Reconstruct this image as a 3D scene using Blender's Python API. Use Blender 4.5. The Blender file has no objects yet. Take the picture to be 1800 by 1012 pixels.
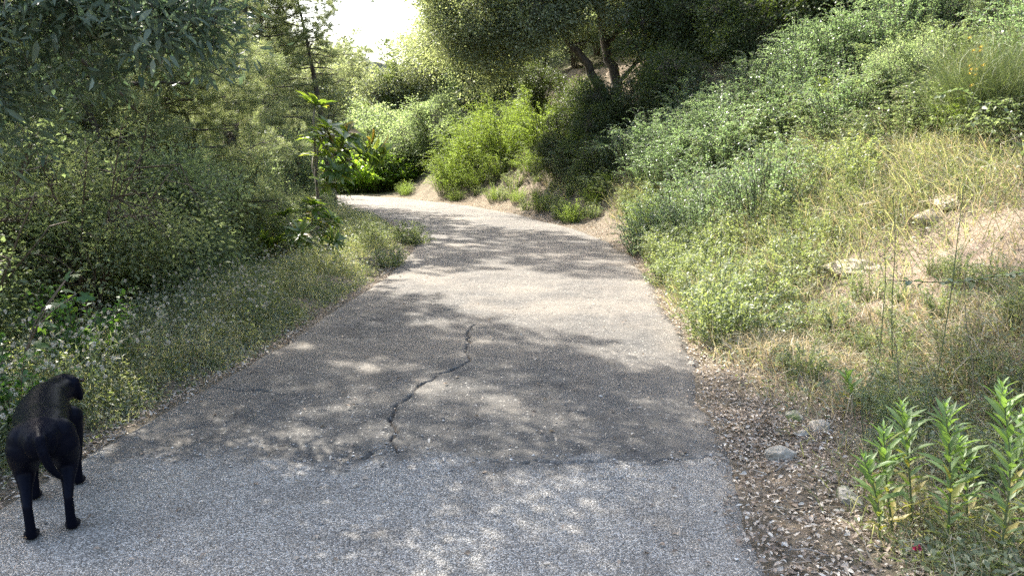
import bpy, bmesh, math, random
import numpy as np
from mathutils import Vector, Matrix, Euler
R = math.radians
rng = np.random.default_rng(7)
random.seed(7)
C = bpy.context.scene.collection
SC = bpy.context.scene

# ------------------------------------------------------------------ camera, sky, sun, exposure
CAM_H, PITCH, FPX = 1.55, math.atan((506 - 265) / 1300), 1300.0
cam_d = bpy.data.cameras.new('camera'); cam = bpy.data.objects.new('camera', cam_d); C.objects.link(cam)
cam_d.lens = 26.0; cam_d.sensor_width = 36.0; cam_d.clip_end = 2000; cam_d.clip_start = 0.05
cam.location = (0, 0, CAM_H); cam.rotation_euler = (math.pi / 2 - PITCH, 0, 0)
SC.camera = cam
SUN_EL, SUN_AZ = R(47), math.atan2(-0.66, 0.75)           # azimuth from +Y towards +X
w = bpy.data.worlds.new('World'); SC.world = w; w.use_nodes = True
nt = w.node_tree; bg = nt.nodes['Background']
sky = nt.nodes.new('ShaderNodeTexSky'); sky.sky_type = 'NISHITA'; sky.sun_disc = False
sky.sun_elevation = SUN_EL; sky.sun_rotation = SUN_AZ; sky.air_density = 1.2; sky.dust_density = 4.0; sky.ozone_density = 1.0
nt.links.new(sky.outputs[0], bg.inputs[0]); bg.inputs[1].default_value = 0.15
sl = bpy.data.lights.new('sun', 'SUN'); so = bpy.data.objects.new('sun', sl); C.objects.link(so)
sl.energy = 4.3; sl.angle = R(0.6); sl.color = (1.0, 0.95, 0.86)
SUN_DIR = Vector((math.sin(SUN_AZ) * math.cos(SUN_EL), math.cos(SUN_AZ) * math.cos(SUN_EL), math.sin(SUN_EL)))
so.rotation_euler = SUN_DIR.to_track_quat('Z', 'Y').to_euler()
vs = SC.view_settings; vs.view_transform = 'Standard'; vs.look = 'None'; vs.gamma = 1.0; vs.exposure = 2.12
cy = SC.cycles
cy.max_bounces = 12; cy.diffuse_bounces = 10; cy.glossy_bounces = 2; cy.transmission_bounces = 4; cy.transparent_max_bounces = 4
cy.caustics_reflective = False; cy.caustics_refractive = False
cy.use_adaptive_sampling = False; cy.use_denoising = False; cy.sample_clamp_indirect = 3.0

# ------------------------------------------------------------------ helpers
def tag(o, label=None, cat=None, group=None, kind=None):
    if label: o['label'] = label
    if cat: o['category'] = cat
    if group: o['group'] = group
    if kind: o['kind'] = kind
    return o
def empty(name, loc, rz=0.0, label=None, cat=None, group=None):
    o = bpy.data.objects.new(name, None); C.objects.link(o)
    o.location = loc; o.rotation_euler = (0, 0, rz); o.empty_display_size = 0.2
    return tag(o, label, cat, group)
def nrm(v):
    return v / np.maximum(np.linalg.norm(v, axis=-1, keepdims=True), 1e-9)
def rand_dir(n, r=None):
    r = r or rng
    return nrm(r.normal(size=(n, 3)))
def smooth(a, b, x):
    t = np.clip((x - a) / (b - a), 0, 1); return t * t * (3 - 2 * t)

class MB:
    """collects geometry from numpy batches and links it as one mesh object"""
    def __init__(s): s.v = []; s.f = {3: [], 4: []}; s.m = {3: [], 4: []}; s.a = []; s.n = 0
    def add(s, V, faces, rnd=None, mat=0):
        V = np.asarray(V, float)
        if V.ndim == 2: V = V[None]
        n, k, _ = V.shape
        if n == 0: return
        off = s.n + np.arange(n)[:, None] * k
        for size in (3, 4):
            fl = [q for q in faces if len(q) == size]
            if fl:
                F = np.array(fl)[None] + off[:, :, None]
                s.f[size].append(F.reshape(-1, size)); s.m[size].append(np.full(n * len(fl), mat))
        if rnd is None: rnd = np.full(n, 0.5)
        rnd = np.asarray(rnd, float)
        s.a.append(np.repeat(rnd, k) if rnd.shape == (n,) else rnd.reshape(-1))
        s.v.append(V.reshape(-1, 3)); s.n += n * k
    def mesh(s, name, mats, smooth_=False):
        me = bpy.data.meshes.new(name)
        V = np.concatenate(s.v)
        me.vertices.add(len(V)); me.vertices.foreach_set('co', V.astype(np.float32).ravel())
        F = [np.concatenate(s.f[k]) for k in (3, 4) if s.f[k]]
        M = np.concatenate([np.concatenate(s.m[k]) for k in (3, 4) if s.m[k]])
        nl = sum(f.size for f in F); npoly = sum(len(f) for f in F)
        me.loops.add(nl); me.polygons.add(npoly)
        me.loops.foreach_set('vertex_index', np.concatenate([f.ravel() for f in F]).astype(np.int32))
        tot = np.concatenate([np.full(len(f), f.shape[1]) for f in F])
        st = np.concatenate([[0], np.cumsum(tot)[:-1]])
        me.polygons.foreach_set('loop_start', st.astype(np.int32))
        me.polygons.foreach_set('material_index', M.astype(np.int32))
        if smooth_: me.polygons.foreach_set('use_smooth', np.ones(npoly, bool))
        at = me.attributes.new('rnd', 'FLOAT', 'POINT'); at.data.foreach_set('value', np.concatenate(s.a).astype(np.float32))
        for m in (mats if isinstance(mats, (list, tuple)) else [mats]): me.materials.append(m)
        me.update(calc_edges=True)
        return me
    def build(s, name, mats, parent=None, smooth_=False):
        return link(name, s.mesh(name, mats, smooth_), parent)
def link(name, me, parent=None):
    o = bpy.data.objects.new(name, me); C.objects.link(o)
    if parent is not None: o.parent = parent
    return o

def frame(D, N):
    D = nrm(D); S = nrm(np.cross(D, N)); N = np.cross(S, D); return D, S, N
def add_leaf(mb, P, D, N, L, Wd, kind='quad', rnd=None, mat=0, droop=0.15, fold=0.18):
    n = len(P)
    if n == 0: return
    L = np.broadcast_to(np.asarray(L, float), (n,))[:, None]; Wd = np.broadcast_to(np.asarray(Wd, float), (n,))[:, None]
    D, S, N = frame(D, N)
    if rnd is None: rnd = rng.random(n)
    if kind == 'quad':
        a = P; b = P + D * L * .5 + S * Wd * .5 + N * Wd * fold; c = P + D * L - N * L * droop; d = P + D * L * .5 - S * Wd * .5 + N * Wd * fold
        mb.add(np.stack([a, b, c, d], 1), [(0, 1, 2, 3)], rnd, mat)
    elif kind == 'six':
        def ctr(u): return P + D * L * u - N * L * droop * u * u
        b, m1, m2, tp = P, ctr(.33), ctr(.68), ctr(1.0)
        f = N * Wd * fold
        L1, R1 = m1 + S * Wd * .5 + f, m1 - S * Wd * .5 + f
        L2, R2 = m2 + S * Wd * .42 + f, m2 - S * Wd * .42 + f
        mb.add(np.stack([b, m1, m2, tp, L1, L2, R1, R2], 1), [(1, 4, 5, 2), (1, 2, 7, 6), (0, 4, 1), (0, 1, 6), (2, 5, 3), (2, 3, 7)], rnd, mat)
    elif kind == 'lobed':                                            # a palmate leaf of five lobes round the stalk end
        V = [P]; ang = np.array([-150, -118, -88, -62, -38, -18, 0, 18, 38, 62, 88, 118, 150]); rad = np.array([.42, .72, .45, .85, .5, .8, 1.0, .8, .5, .85, .45, .72, .42])
        for a_, r_ in zip(ang, rad):
            V.append(P + (D * math.cos(R(a_)) * r_ * L + S * math.sin(R(a_)) * r_ * L * .95) * .6 - N * (L * droop * r_ * r_))
        mb.add(np.stack(V, 1), [(0, i, i + 1) for i in range(1, 13)], rnd, mat)
def add_blade(mb, P, D, bend, L, Wd, rnd=None, mat=0):
    """a grass blade: two bent segments"""
    n = len(P); L = np.broadcast_to(np.asarray(L, float), (n,))[:, None]; Wd = np.broadcast_to(np.asarray(Wd, float), (n,))[:, None]
    D = nrm(D); S = nrm(np.cross(D, rand_dir(n)))
    m = P + D * L * .55; t = m + nrm(D + bend) * L * .45
    mb.add(np.stack([P - S * Wd * .5, P + S * Wd * .5, m + S * Wd * .38, m - S * Wd * .38, t], 1), [(0, 1, 2, 3), (3, 2, 4)], rnd if rnd is not None else rng.random(n), mat)
def add_segs(mb, A, B, r0, r1, rnd=None, mat=0):
    """three-sided twigs from A to B"""
    n = len(A)
    if n == 0: return
    r0 = np.broadcast_to(np.asarray(r0, float), (n,))[:, None]; r1 = np.broadcast_to(np.asarray(r1, float), (n,))[:, None]
    D = nrm(B - A); S = nrm(np.cross(D, rand_dir(n))); T = np.cross(D, S)
    V = []
    for P, r in ((A, r0), (B, r1)):
        for k in range(3):
            a = k * 2.0944; V.append(P + (S * math.cos(a) + T * math.sin(a)) * r)
    mb.add(np.stack(V, 1), [(0, 1, 4, 3), (1, 2, 5, 4), (2, 0, 3, 5)], rnd if rnd is not None else rng.random(n), mat)
def add_tube(mb, pts, r0, r1, ns=8, rnd=0.5, mat=0, lump=0.0):
    pts = np.asarray(pts, float); m = len(pts)
    rad = np.linspace(r0, r1, m) if np.isscalar(r0) else np.asarray(r0)
    T = np.gradient(pts, axis=0); T = nrm(T)
    up = np.array([0.31, 0.22, 0.92]); V = []
    S = nrm(np.cross(T, up)); Q = np.cross(T, S)
    for i in range(m):
        for k in range(ns):
            a = 2 * math.pi * k / ns
            rr = rad[i] * (1 + lump * (rng.random() - .5))
            V.append(pts[i] + (S[i] * math.cos(a) + Q[i] * math.sin(a)) * rr)
    F = []
    for i in range(m - 1):
        for k in range(ns):
            F.append((i * ns + k, i * ns + (k + 1) % ns, (i + 1) * ns + (k + 1) % ns, (i + 1) * ns + k))
    V.append(pts[-1]); e = len(V) - 1
    for k in range(ns): F.append(((m - 1) * ns + k, (m - 1) * ns + (k + 1) % ns, e))
    mb.add(np.array(V)[None], F, np.array([rnd]), mat)
def curve_pts(ctrl, n=10, jit=0.0):
    """a smooth line through control points"""
    c = np.asarray(ctrl, float); m = len(c)
    u = np.linspace(0, m - 1, n); out = []
    for t in u:
        i = min(int(t), m - 2); f = t - i
        p0, p1, p2, p3 = c[max(i - 1, 0)], c[i], c[i + 1], c[min(i + 2, m - 1)]
        out.append(.5 * ((2 * p1) + (-p0 + p2) * f + (2 * p0 - 5 * p1 + 4 * p2 - p3) * f * f + (-p0 + 3 * p1 - 3 * p2 + p3) * f ** 3))
    out = np.array(out)
    if jit: out[1:] += rng.normal(size=out[1:].shape) * jit
    return out

def _hash(ix, iy, iz, seed):
    h = (ix * 374761393 + iy * 668265263 + iz * 2147483647 + seed * 974711) & 0xFFFFFFFF
    h = ((h ^ (h >> 13)) * 1274126177) & 0xFFFFFFFF
    return ((h ^ (h >> 16)) & 0xFFFF) / 65535.0
def vnoise(P, scale=1.0, seed=0):
    """value noise in 0..1 on points (n,2) or (n,3)"""
    P = np.asarray(P, float) * scale
    if P.shape[-1] == 2: P = np.concatenate([P, np.zeros(P.shape[:-1] + (1,))], -1)
    i = np.floor(P).astype(np.int64); f = P - i; f = f * f * (3 - 2 * f)
    out = 0
    for dx in (0, 1):
        for dy in (0, 1):
            for dz in (0, 1):
                wt = (f[..., 0] if dx else 1 - f[..., 0]) * (f[..., 1] if dy else 1 - f[..., 1]) * (f[..., 2] if dz else 1 - f[..., 2])
                out = out + wt * _hash(i[..., 0] + dx, i[..., 1] + dy, i[..., 2] + dz, seed)
    return out
def fnoise(P, scale, seed=0, oct=3):
    s = 0; a = 1; tot = 0
    for o in range(oct):
        s = s + a * vnoise(P, scale * 2 ** o, seed + o * 17); tot += a; a *= .5
    return s / tot

# ------------------------------------------------------------------ materials
def newmat(name):
    m = bpy.data.materials.new(name); m.use_nodes = True
    nt = m.node_tree; nt.nodes.clear()
    out = nt.nodes.new('ShaderNodeOutputMaterial')
    return m, nt, out
def ramp(nt, stops, interp='LINEAR'):
    r = nt.nodes.new('ShaderNodeValToRGB'); r.color_ramp.interpolation = interp
    e = r.color_ramp.elements
    while len(e) < len(stops): e.new(.5)
    for q, (p, c) in zip(e, stops): q.position = p; q.color = (*c, 1)
    return r
def leaf_mat(name, cols, trans=0.4, tcol=(1.25, 1.3, .55), rough=.42, spec=.5, objvar=0.12):
    """cols: ramp over the leaf's own random value"""
    m, nt, out = newmat(name); N = nt.nodes; Lk = nt.links
    at = N.new('ShaderNodeAttribute'); at.attribute_name = 'rnd'
    rp = ramp(nt, cols); Lk.new(at.outputs['Fac'], rp.inputs[0])
    oi = N.new('ShaderNodeObjectInfo')
    hs = N.new('ShaderNodeHueSaturation')
    mr = N.new('ShaderNodeMapRange'); mr.inputs[3].default_value = 1 - objvar; mr.inputs[4].default_value = 1 + objvar
    Lk.new(oi.outputs['Random'], mr.inputs[0]); Lk.new(mr.outputs[0], hs.inputs['Value']); Lk.new(rp.outputs[0], hs.inputs['Color'])
    p = N.new('ShaderNodeBsdfPrincipled'); p.inputs['Roughness'].default_value = rough; p.inputs['Specular IOR Level'].default_value = spec
    Lk.new(hs.outputs[0], p.inputs['Base Color'])
    if trans > 0:
        t = N.new('ShaderNodeBsdfTranslucent')
        mx = N.new('ShaderNodeMix'); mx.data_type = 'RGBA'; mx.blend_type = 'MULTIPLY'; mx.inputs[0].default_value = 1
        Lk.new(hs.outputs[0], mx.inputs[6]); mx.inputs[7].default_value = (tcol[0] * 1.6, tcol[1] * 1.6, tcol[2] * 1.6, 1)
        Lk.new(mx.outputs[2], t.inputs[0])
        ms = N.new('ShaderNodeMixShader'); ms.inputs[0].default_value = trans
        Lk.new(p.outputs[0], ms.inputs[1]); Lk.new(t.outputs[0], ms.inputs[2]); Lk.new(ms.outputs[0], out.inputs[0])
    else: Lk.new(p.outputs[0], out.inputs[0])
    return m
def bark_mat(name, a, b, scale=18):
    m, nt, out = newmat(name); N = nt.nodes; Lk = nt.links
    tc = N.new('ShaderNodeTexCoord'); mp = N.new('ShaderNodeMapping'); mp.inputs['Scale'].default_value = (1, 1, .3)
    Lk.new(tc.outputs['Object'], mp.inputs[0])
    no = N.new('ShaderNodeTexNoise'); no.inputs['Scale'].default_value = scale; no.inputs['Detail'].default_value = 6
    Lk.new(mp.outputs[0], no.inputs[0])
    rp = ramp(nt, [(.3, a), (.68, b)]); Lk.new(no.outputs[0], rp.inputs[0])
    p = N.new('ShaderNodeBsdfPrincipled'); p.inputs['Roughness'].default_value = .85; Lk.new(rp.outputs[0], p.inputs['Base Color'])
    bp = N.new('ShaderNodeBump'); bp.inputs['Strength'].default_value = .9; bp.inputs['Distance'].default_value = .02
    Lk.new(no.outputs[0], bp.inputs['Height']); Lk.new(bp.outputs[0], p.inputs['Normal']); Lk.new(p.outputs[0], out.inputs[0])
    return m
def rock_mat(name, a, b, moss=None, scale=9):
    m, nt, out = newmat(name); N = nt.nodes; Lk = nt.links
    tc = N.new('ShaderNodeTexCoord')
    no = N.new('ShaderNodeTexNoise'); no.inputs['Scale'].default_value = scale; no.inputs['Detail'].default_value = 10; no.inputs['Roughness'].default_value = .7
    Lk.new(tc.outputs['Object'], no.inputs[0])
    st = [(.32, a), (.6, b)]
    rp = ramp(nt, st); Lk.new(no.outputs[0], rp.inputs[0]); col = rp.outputs[0]
    if moss:
        n2 = N.new('ShaderNodeTexNoise'); n2.inputs['Scale'].default_value = scale * .6; n2.inputs['Detail'].default_value = 5
        mp = N.new('ShaderNodeMapping'); mp.inputs['Location'].default_value = (7, 3, 1); Lk.new(tc.outputs['Object'], mp.inputs[0]); Lk.new(mp.outputs[0], n2.inputs[0])
        r2 = ramp(nt, [(.48, (0, 0, 0)), (.58, (1, 1, 1))]); Lk.new(n2.outputs[0], r2.inputs[0])
        mx = N.new('ShaderNodeMix'); mx.data_type = 'RGBA'; Lk.new(r2.outputs[0], mx.inputs[0]); Lk.new(col, mx.inputs[6]); mx.inputs[7].default_value = (*moss, 1); col = mx.outputs[2]
    p = N.new('ShaderNodeBsdfPrincipled'); p.inputs['Roughness'].default_value = .9; Lk.new(col, p.inputs['Base Color'])
    bp = N.new('ShaderNodeBump'); bp.inputs['Strength'].default_value = .8; bp.inputs['Distance'].default_value = .03
    Lk.new(no.outputs[0], bp.inputs['Height']); Lk.new(bp.outputs[0], p.inputs['Normal']); Lk.new(p.outputs[0], out.inputs[0])
    return m
def plain(name, col, rough=.8, spec=.3):
    m, nt, out = newmat(name); p = nt.nodes.new('ShaderNodeBsdfPrincipled')
    p.inputs['Base Color'].default_value = (*col, 1); p.inputs['Roughness'].default_value = rough; p.inputs['Specular IOR Level'].default_value = spec
    nt.links.new(p.outputs[0], out.inputs[0]); return m

M = {}
M['oak'] = leaf_mat('oak_leaf', [(0, (.1, .12, .075)), (.5, (.19, .21, .135)), (.85, (.29, .315, .215)), (1, (.33, .33, .23))], .45, (1.15, 1.2, .65), rough=.5, spec=.4)
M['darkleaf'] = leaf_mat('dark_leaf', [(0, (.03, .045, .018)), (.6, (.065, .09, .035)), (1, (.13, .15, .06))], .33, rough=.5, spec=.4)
M['oleaster'] = leaf_mat('oleaster_leaf', [(0, (.05, .08, .052)), (.6, (.115, .15, .11)), (1, (.23, .265, .205))], .34, (1.1, 1.25, .8), rough=.5, spec=.35)
M['shrub'] = leaf_mat('shrub_leaf', [(0, (.09, .115, .065)), (.6, (.18, .22, .125)), (1, (.32, .36, .23))], .5, (1.1, 1.18, .72), rough=.55, spec=.3)
M['yshrub'] = leaf_mat('yellowish_leaf', [(0, (.1, .128, .068)), (.6, (.2, .235, .13)), (1, (.33, .355, .22))], .5, (1.1, 1.15, .72), rough=.55, spec=.3)
M['pine'] = leaf_mat('pine_needle', [(0, (.1, .13, .07)), (.6, (.2, .23, .125)), (.9, (.27, .285, .165)), (1, (.31, .28, .19))], .45, (1.1, 1.12, .75), rough=.5)
M['palepine'] = leaf_mat('pale_needle', [(0, (.06, .085, .025)), (1, (.14, .18, .05))], .4, (1.2, 1.25, .6), rough=.5)
M['laurel'] = leaf_mat('glossy_leaf', [(0, (.08, .115, .07)), (.6, (.16, .21, .135)), (1, (.28, .335, .235))], .4, (1.15, 1.3, .7), rough=.38, spec=.65)
M['lime'] = leaf_mat('lime_leaf', [(0, (.10, .18, .03)), (.6, (.19, .29, .05)), (1, (.27, .36, .08))], .45, (1.15, 1.2, .5), rough=.4)
M['bramble'] = leaf_mat('bramble_leaf', [(0, (.075, .105, .055)), (.6, (.15, .18, .1)), (.93, (.25, .275, .17)), (1, (.3, .21, .11))], .36, (1.1, 1.2, .7), rough=.45)
M['feather'] = leaf_mat('feathery_leaf', [(0, (.09, .135, .035)), (.7, (.17, .225, .065)), (1, (.25, .28, .1))], .5, (1.2, 1.25, .5), rough=.5)
M['loquat'] = leaf_mat('loquat_leaf', [(0, (.07, .115, .032)), (.55, (.145, .205, .06)), (.9, (.22, .265, .09)), (1, (.25, .15, .06))], .42, (1.3, 1.3, .4), rough=.33, spec=.6)
M['grass'] = leaf_mat('grass_blade', [(0, (.10, .125, .065)), (.4, (.19, .205, .115)), (.7, (.32, .305, .215)), (1, (.49, .45, .355))], .35, (1.15, 1.2, .6), rough=.55, spec=.3)
M['straw'] = leaf_mat('dry_grass_blade', [(0, (.16, .155, .09)), (.3, (.29, .25, .17)), (.7, (.42, .355, .265)), (1, (.55, .495, .4))], .25, (1.1, 1.0, .7), rough=.6, spec=.3)
M['weed'] = leaf_mat('weed_leaf', [(0, (.085, .115, .062)), (.6, (.17, .2, .12)), (1, (.3, .32, .21))], .4, rough=.5)
M['litter'] = leaf_mat('dead_leaf', [(0, (.15, .115, .085)), (.4, (.27, .21, .16)), (.7, (.4, .335, .265)), (1, (.58, .54, .47))], .1, (1, .9, .7), rough=.7, spec=.25)
M['big'] = leaf_mat('broad_leaf', [(0, (.04, .09, .03)), (.6, (.07, .14, .045)), (1, (.15, .2, .05))], .42, (1.2, 1.3, .5), rough=.42)
M['stalkleaf'] = leaf_mat('bright_leaf', [(0, (.34, .28, .09)), (.16, (.25, .25, .075)), (.35, (.14, .2, .07)), (.75, (.165, .245, .09)), (1, (.25, .36, .12))], .4, (1.1, 1.2, .5), rough=.45)
M['bark'] = bark_mat('bark', (.03, .024, .018), (.11, .09, .07))
M['greybark'] = bark_mat('grey_bark', (.09, .08, .07), (.26, .23, .2), 25)
M['stem'] = leaf_mat('green_stem', [(0, (.06, .08, .03)), (1, (.14, .17, .07))], 0, rough=.6)
M['brownstem'] = leaf_mat('brown_stem', [(0, (.05, .035, .022)), (1, (.15, .11, .075))], 0, rough=.7)
M['rock'] = rock_mat('limestone', (.19, .165, .13), (.44, .4, .33))
M['mossrock'] = rock_mat('mossy_limestone', (.14, .13, .11), (.34, .31, .26), (.08, .11, .04))
M['redrock'] = rock_mat('reddish_rock', (.2, .13, .09), (.48, .36, .28))
M['petal'] = plain('petal', (.6, .54, .43), .8)
M['broom'] = leaf_mat('broom_stem', [(0, (.07, .095, .035)), (.7, (.13, .165, .065)), (1, (.2, .21, .1))], .25, (1.1, 1.15, .7), rough=.55)
M['bankrock'] = rock_mat('weathered_rock', (.22, .18, .13), (.38, .325, .25))
M['pink'] = plain('pink_petal', (.55, .07, .16), .6)
M['yellow'] = plain('yellow_petal', (.72, .56, .14), .6)
M['cone'] = plain('pine_cone', (.035, .025, .018), .8)

# ------------------------------------------------------------------ the lie of the land
WH = 1.68
_cl = curve_pts([(-1.0, -6), (-.85, -2), (-.7, 1), (-.6, 3), (-.42, 4.5), (-.22, 6), (-.02, 8.6), (.08, 10.4), (.0, 12.5), (-.52, 15), (-1.55, 18), (-3.05, 21), (-4.8, 23.4), (-7.2, 25.4), (-10, 26.2), (-14, 25.8), (-20, 24.5), (-30, 23)], 260)
_ct = nrm(np.gradient(_cl, axis=0)); _cn = np.stack([_ct[:, 1], -_ct[:, 0]], 1)                  # normal to the right
_arc = np.concatenate([[0], np.cumsum(np.linalg.norm(np.diff(_cl, axis=0), axis=1))]); _arc -= np.interp(0, _cl[:40, 1], _arc[:40])
def road_coords(xy):
    xy = np.asarray(xy, float).reshape(-1, 2); s = np.empty(len(xy)); t = np.empty(len(xy))
    for a in range(0, len(xy), 20000):
        q = xy[a:a + 20000]; d2 = ((q[:, None, :] - _cl[None]) ** 2).sum(-1); i = d2.argmin(1)
        dv = q - _cl[i]; along = (dv * _ct[i]).sum(1); side = (dv * _cn[i]).sum(1)
        dist = np.sqrt(d2[np.arange(len(q)), i]); sg = np.where(side >= 0, 1, -1)
        s[a:a + 20000] = np.where(np.abs(along) < .4, side, sg * dist); t[a:a + 20000] = _arc[i] + np.clip(along, -.4, .4)
    return s, t
def edge_noise(xy): return (fnoise(xy, 1.1, 3) - .5) * .5 + (fnoise(xy, 5, 9) - .5) * .12
def ground_z(xy):
    xy = np.asarray(xy, float).reshape(-1, 2); x, y = xy[:, 0], xy[:, 1]
    s, t = road_coords(xy)
    r = np.maximum(s - WH, 0); l = np.maximum(-s - WH, 0)
    r0 = np.interp(t, [0, 5, 8, 11, 16], [1.25, 1.15, .8, .55, .4]); sl_ = np.interp(t, [0, 6, 12, 16, 30], [.55, .6, .66, .95, .95])
    e = np.maximum(r - r0, 0); e = np.sqrt(e * e + .05) - .2236
    B = smooth(-5.0, -1.2, x)
    up = (sl_ * np.minimum(e, 4.2) + .36 * np.clip(e - 4.2, 0, 22)) * B
    n1 = fnoise(xy, .7, 1, 4) - .5; n2 = fnoise(xy, 3.0, 5, 3) - .5
    z = up + .1 * np.minimum(r, .4) + (n1 * .55 * np.minimum(1, e) + n2 * .12 * np.minimum(1, r)) * B
    n3 = fnoise(xy, 4.5, 95, 3) - .5; z = z + (n3 * .42 + np.abs(fnoise(xy, 1.7, 97, 2) - .5) * .5 - .1) * B * smooth(12, 15, t) * smooth(.1, .7, e) * (1 - smooth(3, 5, e))
    dn = -np.minimum(.42 * np.maximum(l - 1.25, 0), 1.25); dn = dn * smooth(0, 1, l)
    z = z + dn * (1 - smooth(27, 33, y)) + .06 * smooth(.05, .5, l) * (1 - smooth(1.0, 1.6, l)) + n1 * .35 * smooth(1.2, 3, l) + n2 * .08 * smooth(.1, .8, l)
    z = z - .018 + n2 * .05 * (np.abs(s) > WH - .35)
    z = np.where(np.abs(s) < WH - .3, -.12, z)
    hill = 9.0 * smooth(46, 88, y + .12 * x) + 16 * smooth(95, 240, y) + 9 * smooth(30, 90, np.abs(x)) * smooth(10, 50, y)
    return z + hill * (1 + .3 * (fnoise(xy, .06, 21) - .5))
def gz(x, y): return float(ground_z([(x, y)])[0])
_sp, _cp = math.sin(PITCH), math.cos(PITCH)
def on_ground(px, py, dmin=1.5, dmax=60):
    """where the line of sight through a pixel of the 1800 x 1012 photograph meets the terrain"""
    u = (px - 900) / FPX; v = (506 - py) / FPX
    d = np.array([u, _cp + v * _sp, -_sp + v * _cp])
    k = np.geomspace(dmin, dmax, 900); P = np.array([0, 0, CAM_H]) + k[:, None] * d
    under = P[:, 2] < np.maximum(ground_z(P[:, :2]), -2)
    i = int(under.argmax()) if under.any() else len(k) - 1
    return P[i, 0], P[i, 1], gz(P[i, 0], P[i, 1])
def flat(px, py, z=0.0):
    u = (px - 900) / FPX; v = (506 - py) / FPX; d = np.array([u, _cp + v * _sp, -_sp + v * _cp]); k = (z - CAM_H) / d[2]
    return np.array([k * d[0], k * d[1]])

def at_depth(px, py, y):
    u = (px - 900) / FPX; v = (506 - py) / FPX; d = np.array([u, _cp + v * _sp, -_sp + v * _cp]); return np.array([0, 0, CAM_H]) + d * (y / d[1])

# ---- ground sheet
gx = np.unique(np.concatenate([np.linspace(-7, 8, 230), -7 - np.geomspace(.08, 290, 60), 8 + np.geomspace(.08, 290, 60)]))
gy = np.unique(np.concatenate([np.linspace(.6, 16, 250), np.linspace(16, 34, 160), 34 + np.geomspace(.15, 560, 70), .6 - np.geomspace(.1, 60, 25)]))
X, Y = np.meshgrid(gx, gy); XY = np.stack([X.ravel(), Y.ravel()], 1); Zg = ground_z(XY)
nx, ny = len(gx), len(gy)
ii = (np.arange(ny - 1)[:, None] * nx + np.arange(nx - 1)[None]).ravel()
mb = MB(); mb.v.append(np.column_stack([XY, Zg])); mb.n = nx * ny
mb.f[4].append(np.stack([ii, ii + 1, ii + nx + 1, ii + nx], 1)); mb.m[4].append(np.zeros(len(ii)))
sg, tg = road_coords(XY)
dry = (1 - .75 * smooth(10, 13, tg)) * smooth(.25, .7, fnoise(XY, .5, 33)) * (sg > 0) * smooth(.2, 1.5, sg - WH)
dry = np.maximum(dry, np.exp(-((XY[:, 0] - 3.7) / 1.2) ** 2 - ((XY[:, 1] - 6.4) / 1.3) ** 2))
mb.a.append(dry)
farg = np.maximum(smooth(4.5, 7.5, sg - WH), smooth(24, 30, XY[:, 1]))
farg = np.maximum(farg, smooth(1.8, 3.2, -sg - WH))
def ground_material():
    m, nt, out = newmat('earth'); N = nt.nodes; Lk = nt.links
    tc = N.new('ShaderNodeTexCoord'); at = N.new('ShaderNodeAttribute'); at.attribute_name = 'rnd'
    n1 = N.new('ShaderNodeTexNoise'); n1.inputs['Scale'].default_value = 2.2; n1.inputs['Detail'].default_value = 8; n1.inputs['Roughness'].default_value = .7
    n2 = N.new('ShaderNodeTexNoise'); n2.inputs['Scale'].default_value = 38; n2.inputs['Detail'].default_value = 5; n2.inputs['Roughness'].default_value = .75
    for n in (n1, n2): Lk.new(tc.outputs['Object'], n.inputs[0])
    r1 = ramp(nt, [(.3, (.10, .08, .062)), (.5, (.2, .165, .13)), (.72, (.34, .295, .24))]); Lk.new(n2.outputs[0], r1.inputs[0])
    r2 = ramp(nt, [(.35, (.055, .06, .028)), (.65, (.2, .15, .1))]); Lk.new(n1.outputs[0], r2.inputs[0])
    mx = N.new('ShaderNodeMix'); mx.data_type = 'RGBA'; mx.inputs[0].default_value = .45; Lk.new(r1.outputs[0], mx.inputs[6]); Lk.new(r2.outputs[0], mx.inputs[7])
    m2 = N.new('ShaderNodeMix'); m2.data_type = 'RGBA'; mm = N.new('ShaderNodeMath'); mm.operation = 'MULTIPLY'; mm.inputs[1].default_value = .6
    Lk.new(at.outputs['Fac'], mm.inputs[0]); Lk.new(mm.outputs[0], m2.inputs[0]); Lk.new(mx.outputs[2], m2.inputs[6])
    r3 = ramp(nt, [(.3, (.19, .135, .1)), (.7, (.46, .36, .28))]); Lk.new(n2.outputs[0], r3.inputs[0]); Lk.new(r3.outputs[0], m2.inputs[7])
    a2 = N.new('ShaderNodeAttribute'); a2.attribute_name = 'wood'; m3 = N.new('ShaderNodeMix'); m3.data_type = 'RGBA'
    r4 = ramp(nt, [(.35, (.035, .045, .02)), (.5, (.075, .085, .035)), (.7, (.13, .10, .06))]); Lk.new(n2.outputs[0], r4.inputs[0])
    Lk.new(a2.outputs['Fac'], m3.inputs[0]); Lk.new(m2.outputs[2], m3.inputs[6]); Lk.new(r4.outputs[0], m3.inputs[7])
    p = N.new('ShaderNodeBsdfPrincipled'); p.inputs['Roughness'].default_value = .95; p.inputs['Specular IOR Level'].default_value = .15
    Lk.new(m3.outputs[2], p.inputs['Base Color'])
    bp = N.new('ShaderNodeBump'); bp.inputs['Strength'].default_value = 1; bp.inputs['Distance'].default_value = .03
    Lk.new(n2.outputs[0], bp.inputs['Height']); Lk.new(bp.outputs[0], p.inputs['Normal']); Lk.new(p.outputs[0], out.inputs[0])
    return m
gro = tag(mb.build('ground', ground_material(), smooth_=True), kind='structure')
a = gro.data.attributes.new('wood', 'FLOAT', 'POINT'); a.data.foreach_set('value', farg.astype(np.float32))

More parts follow.
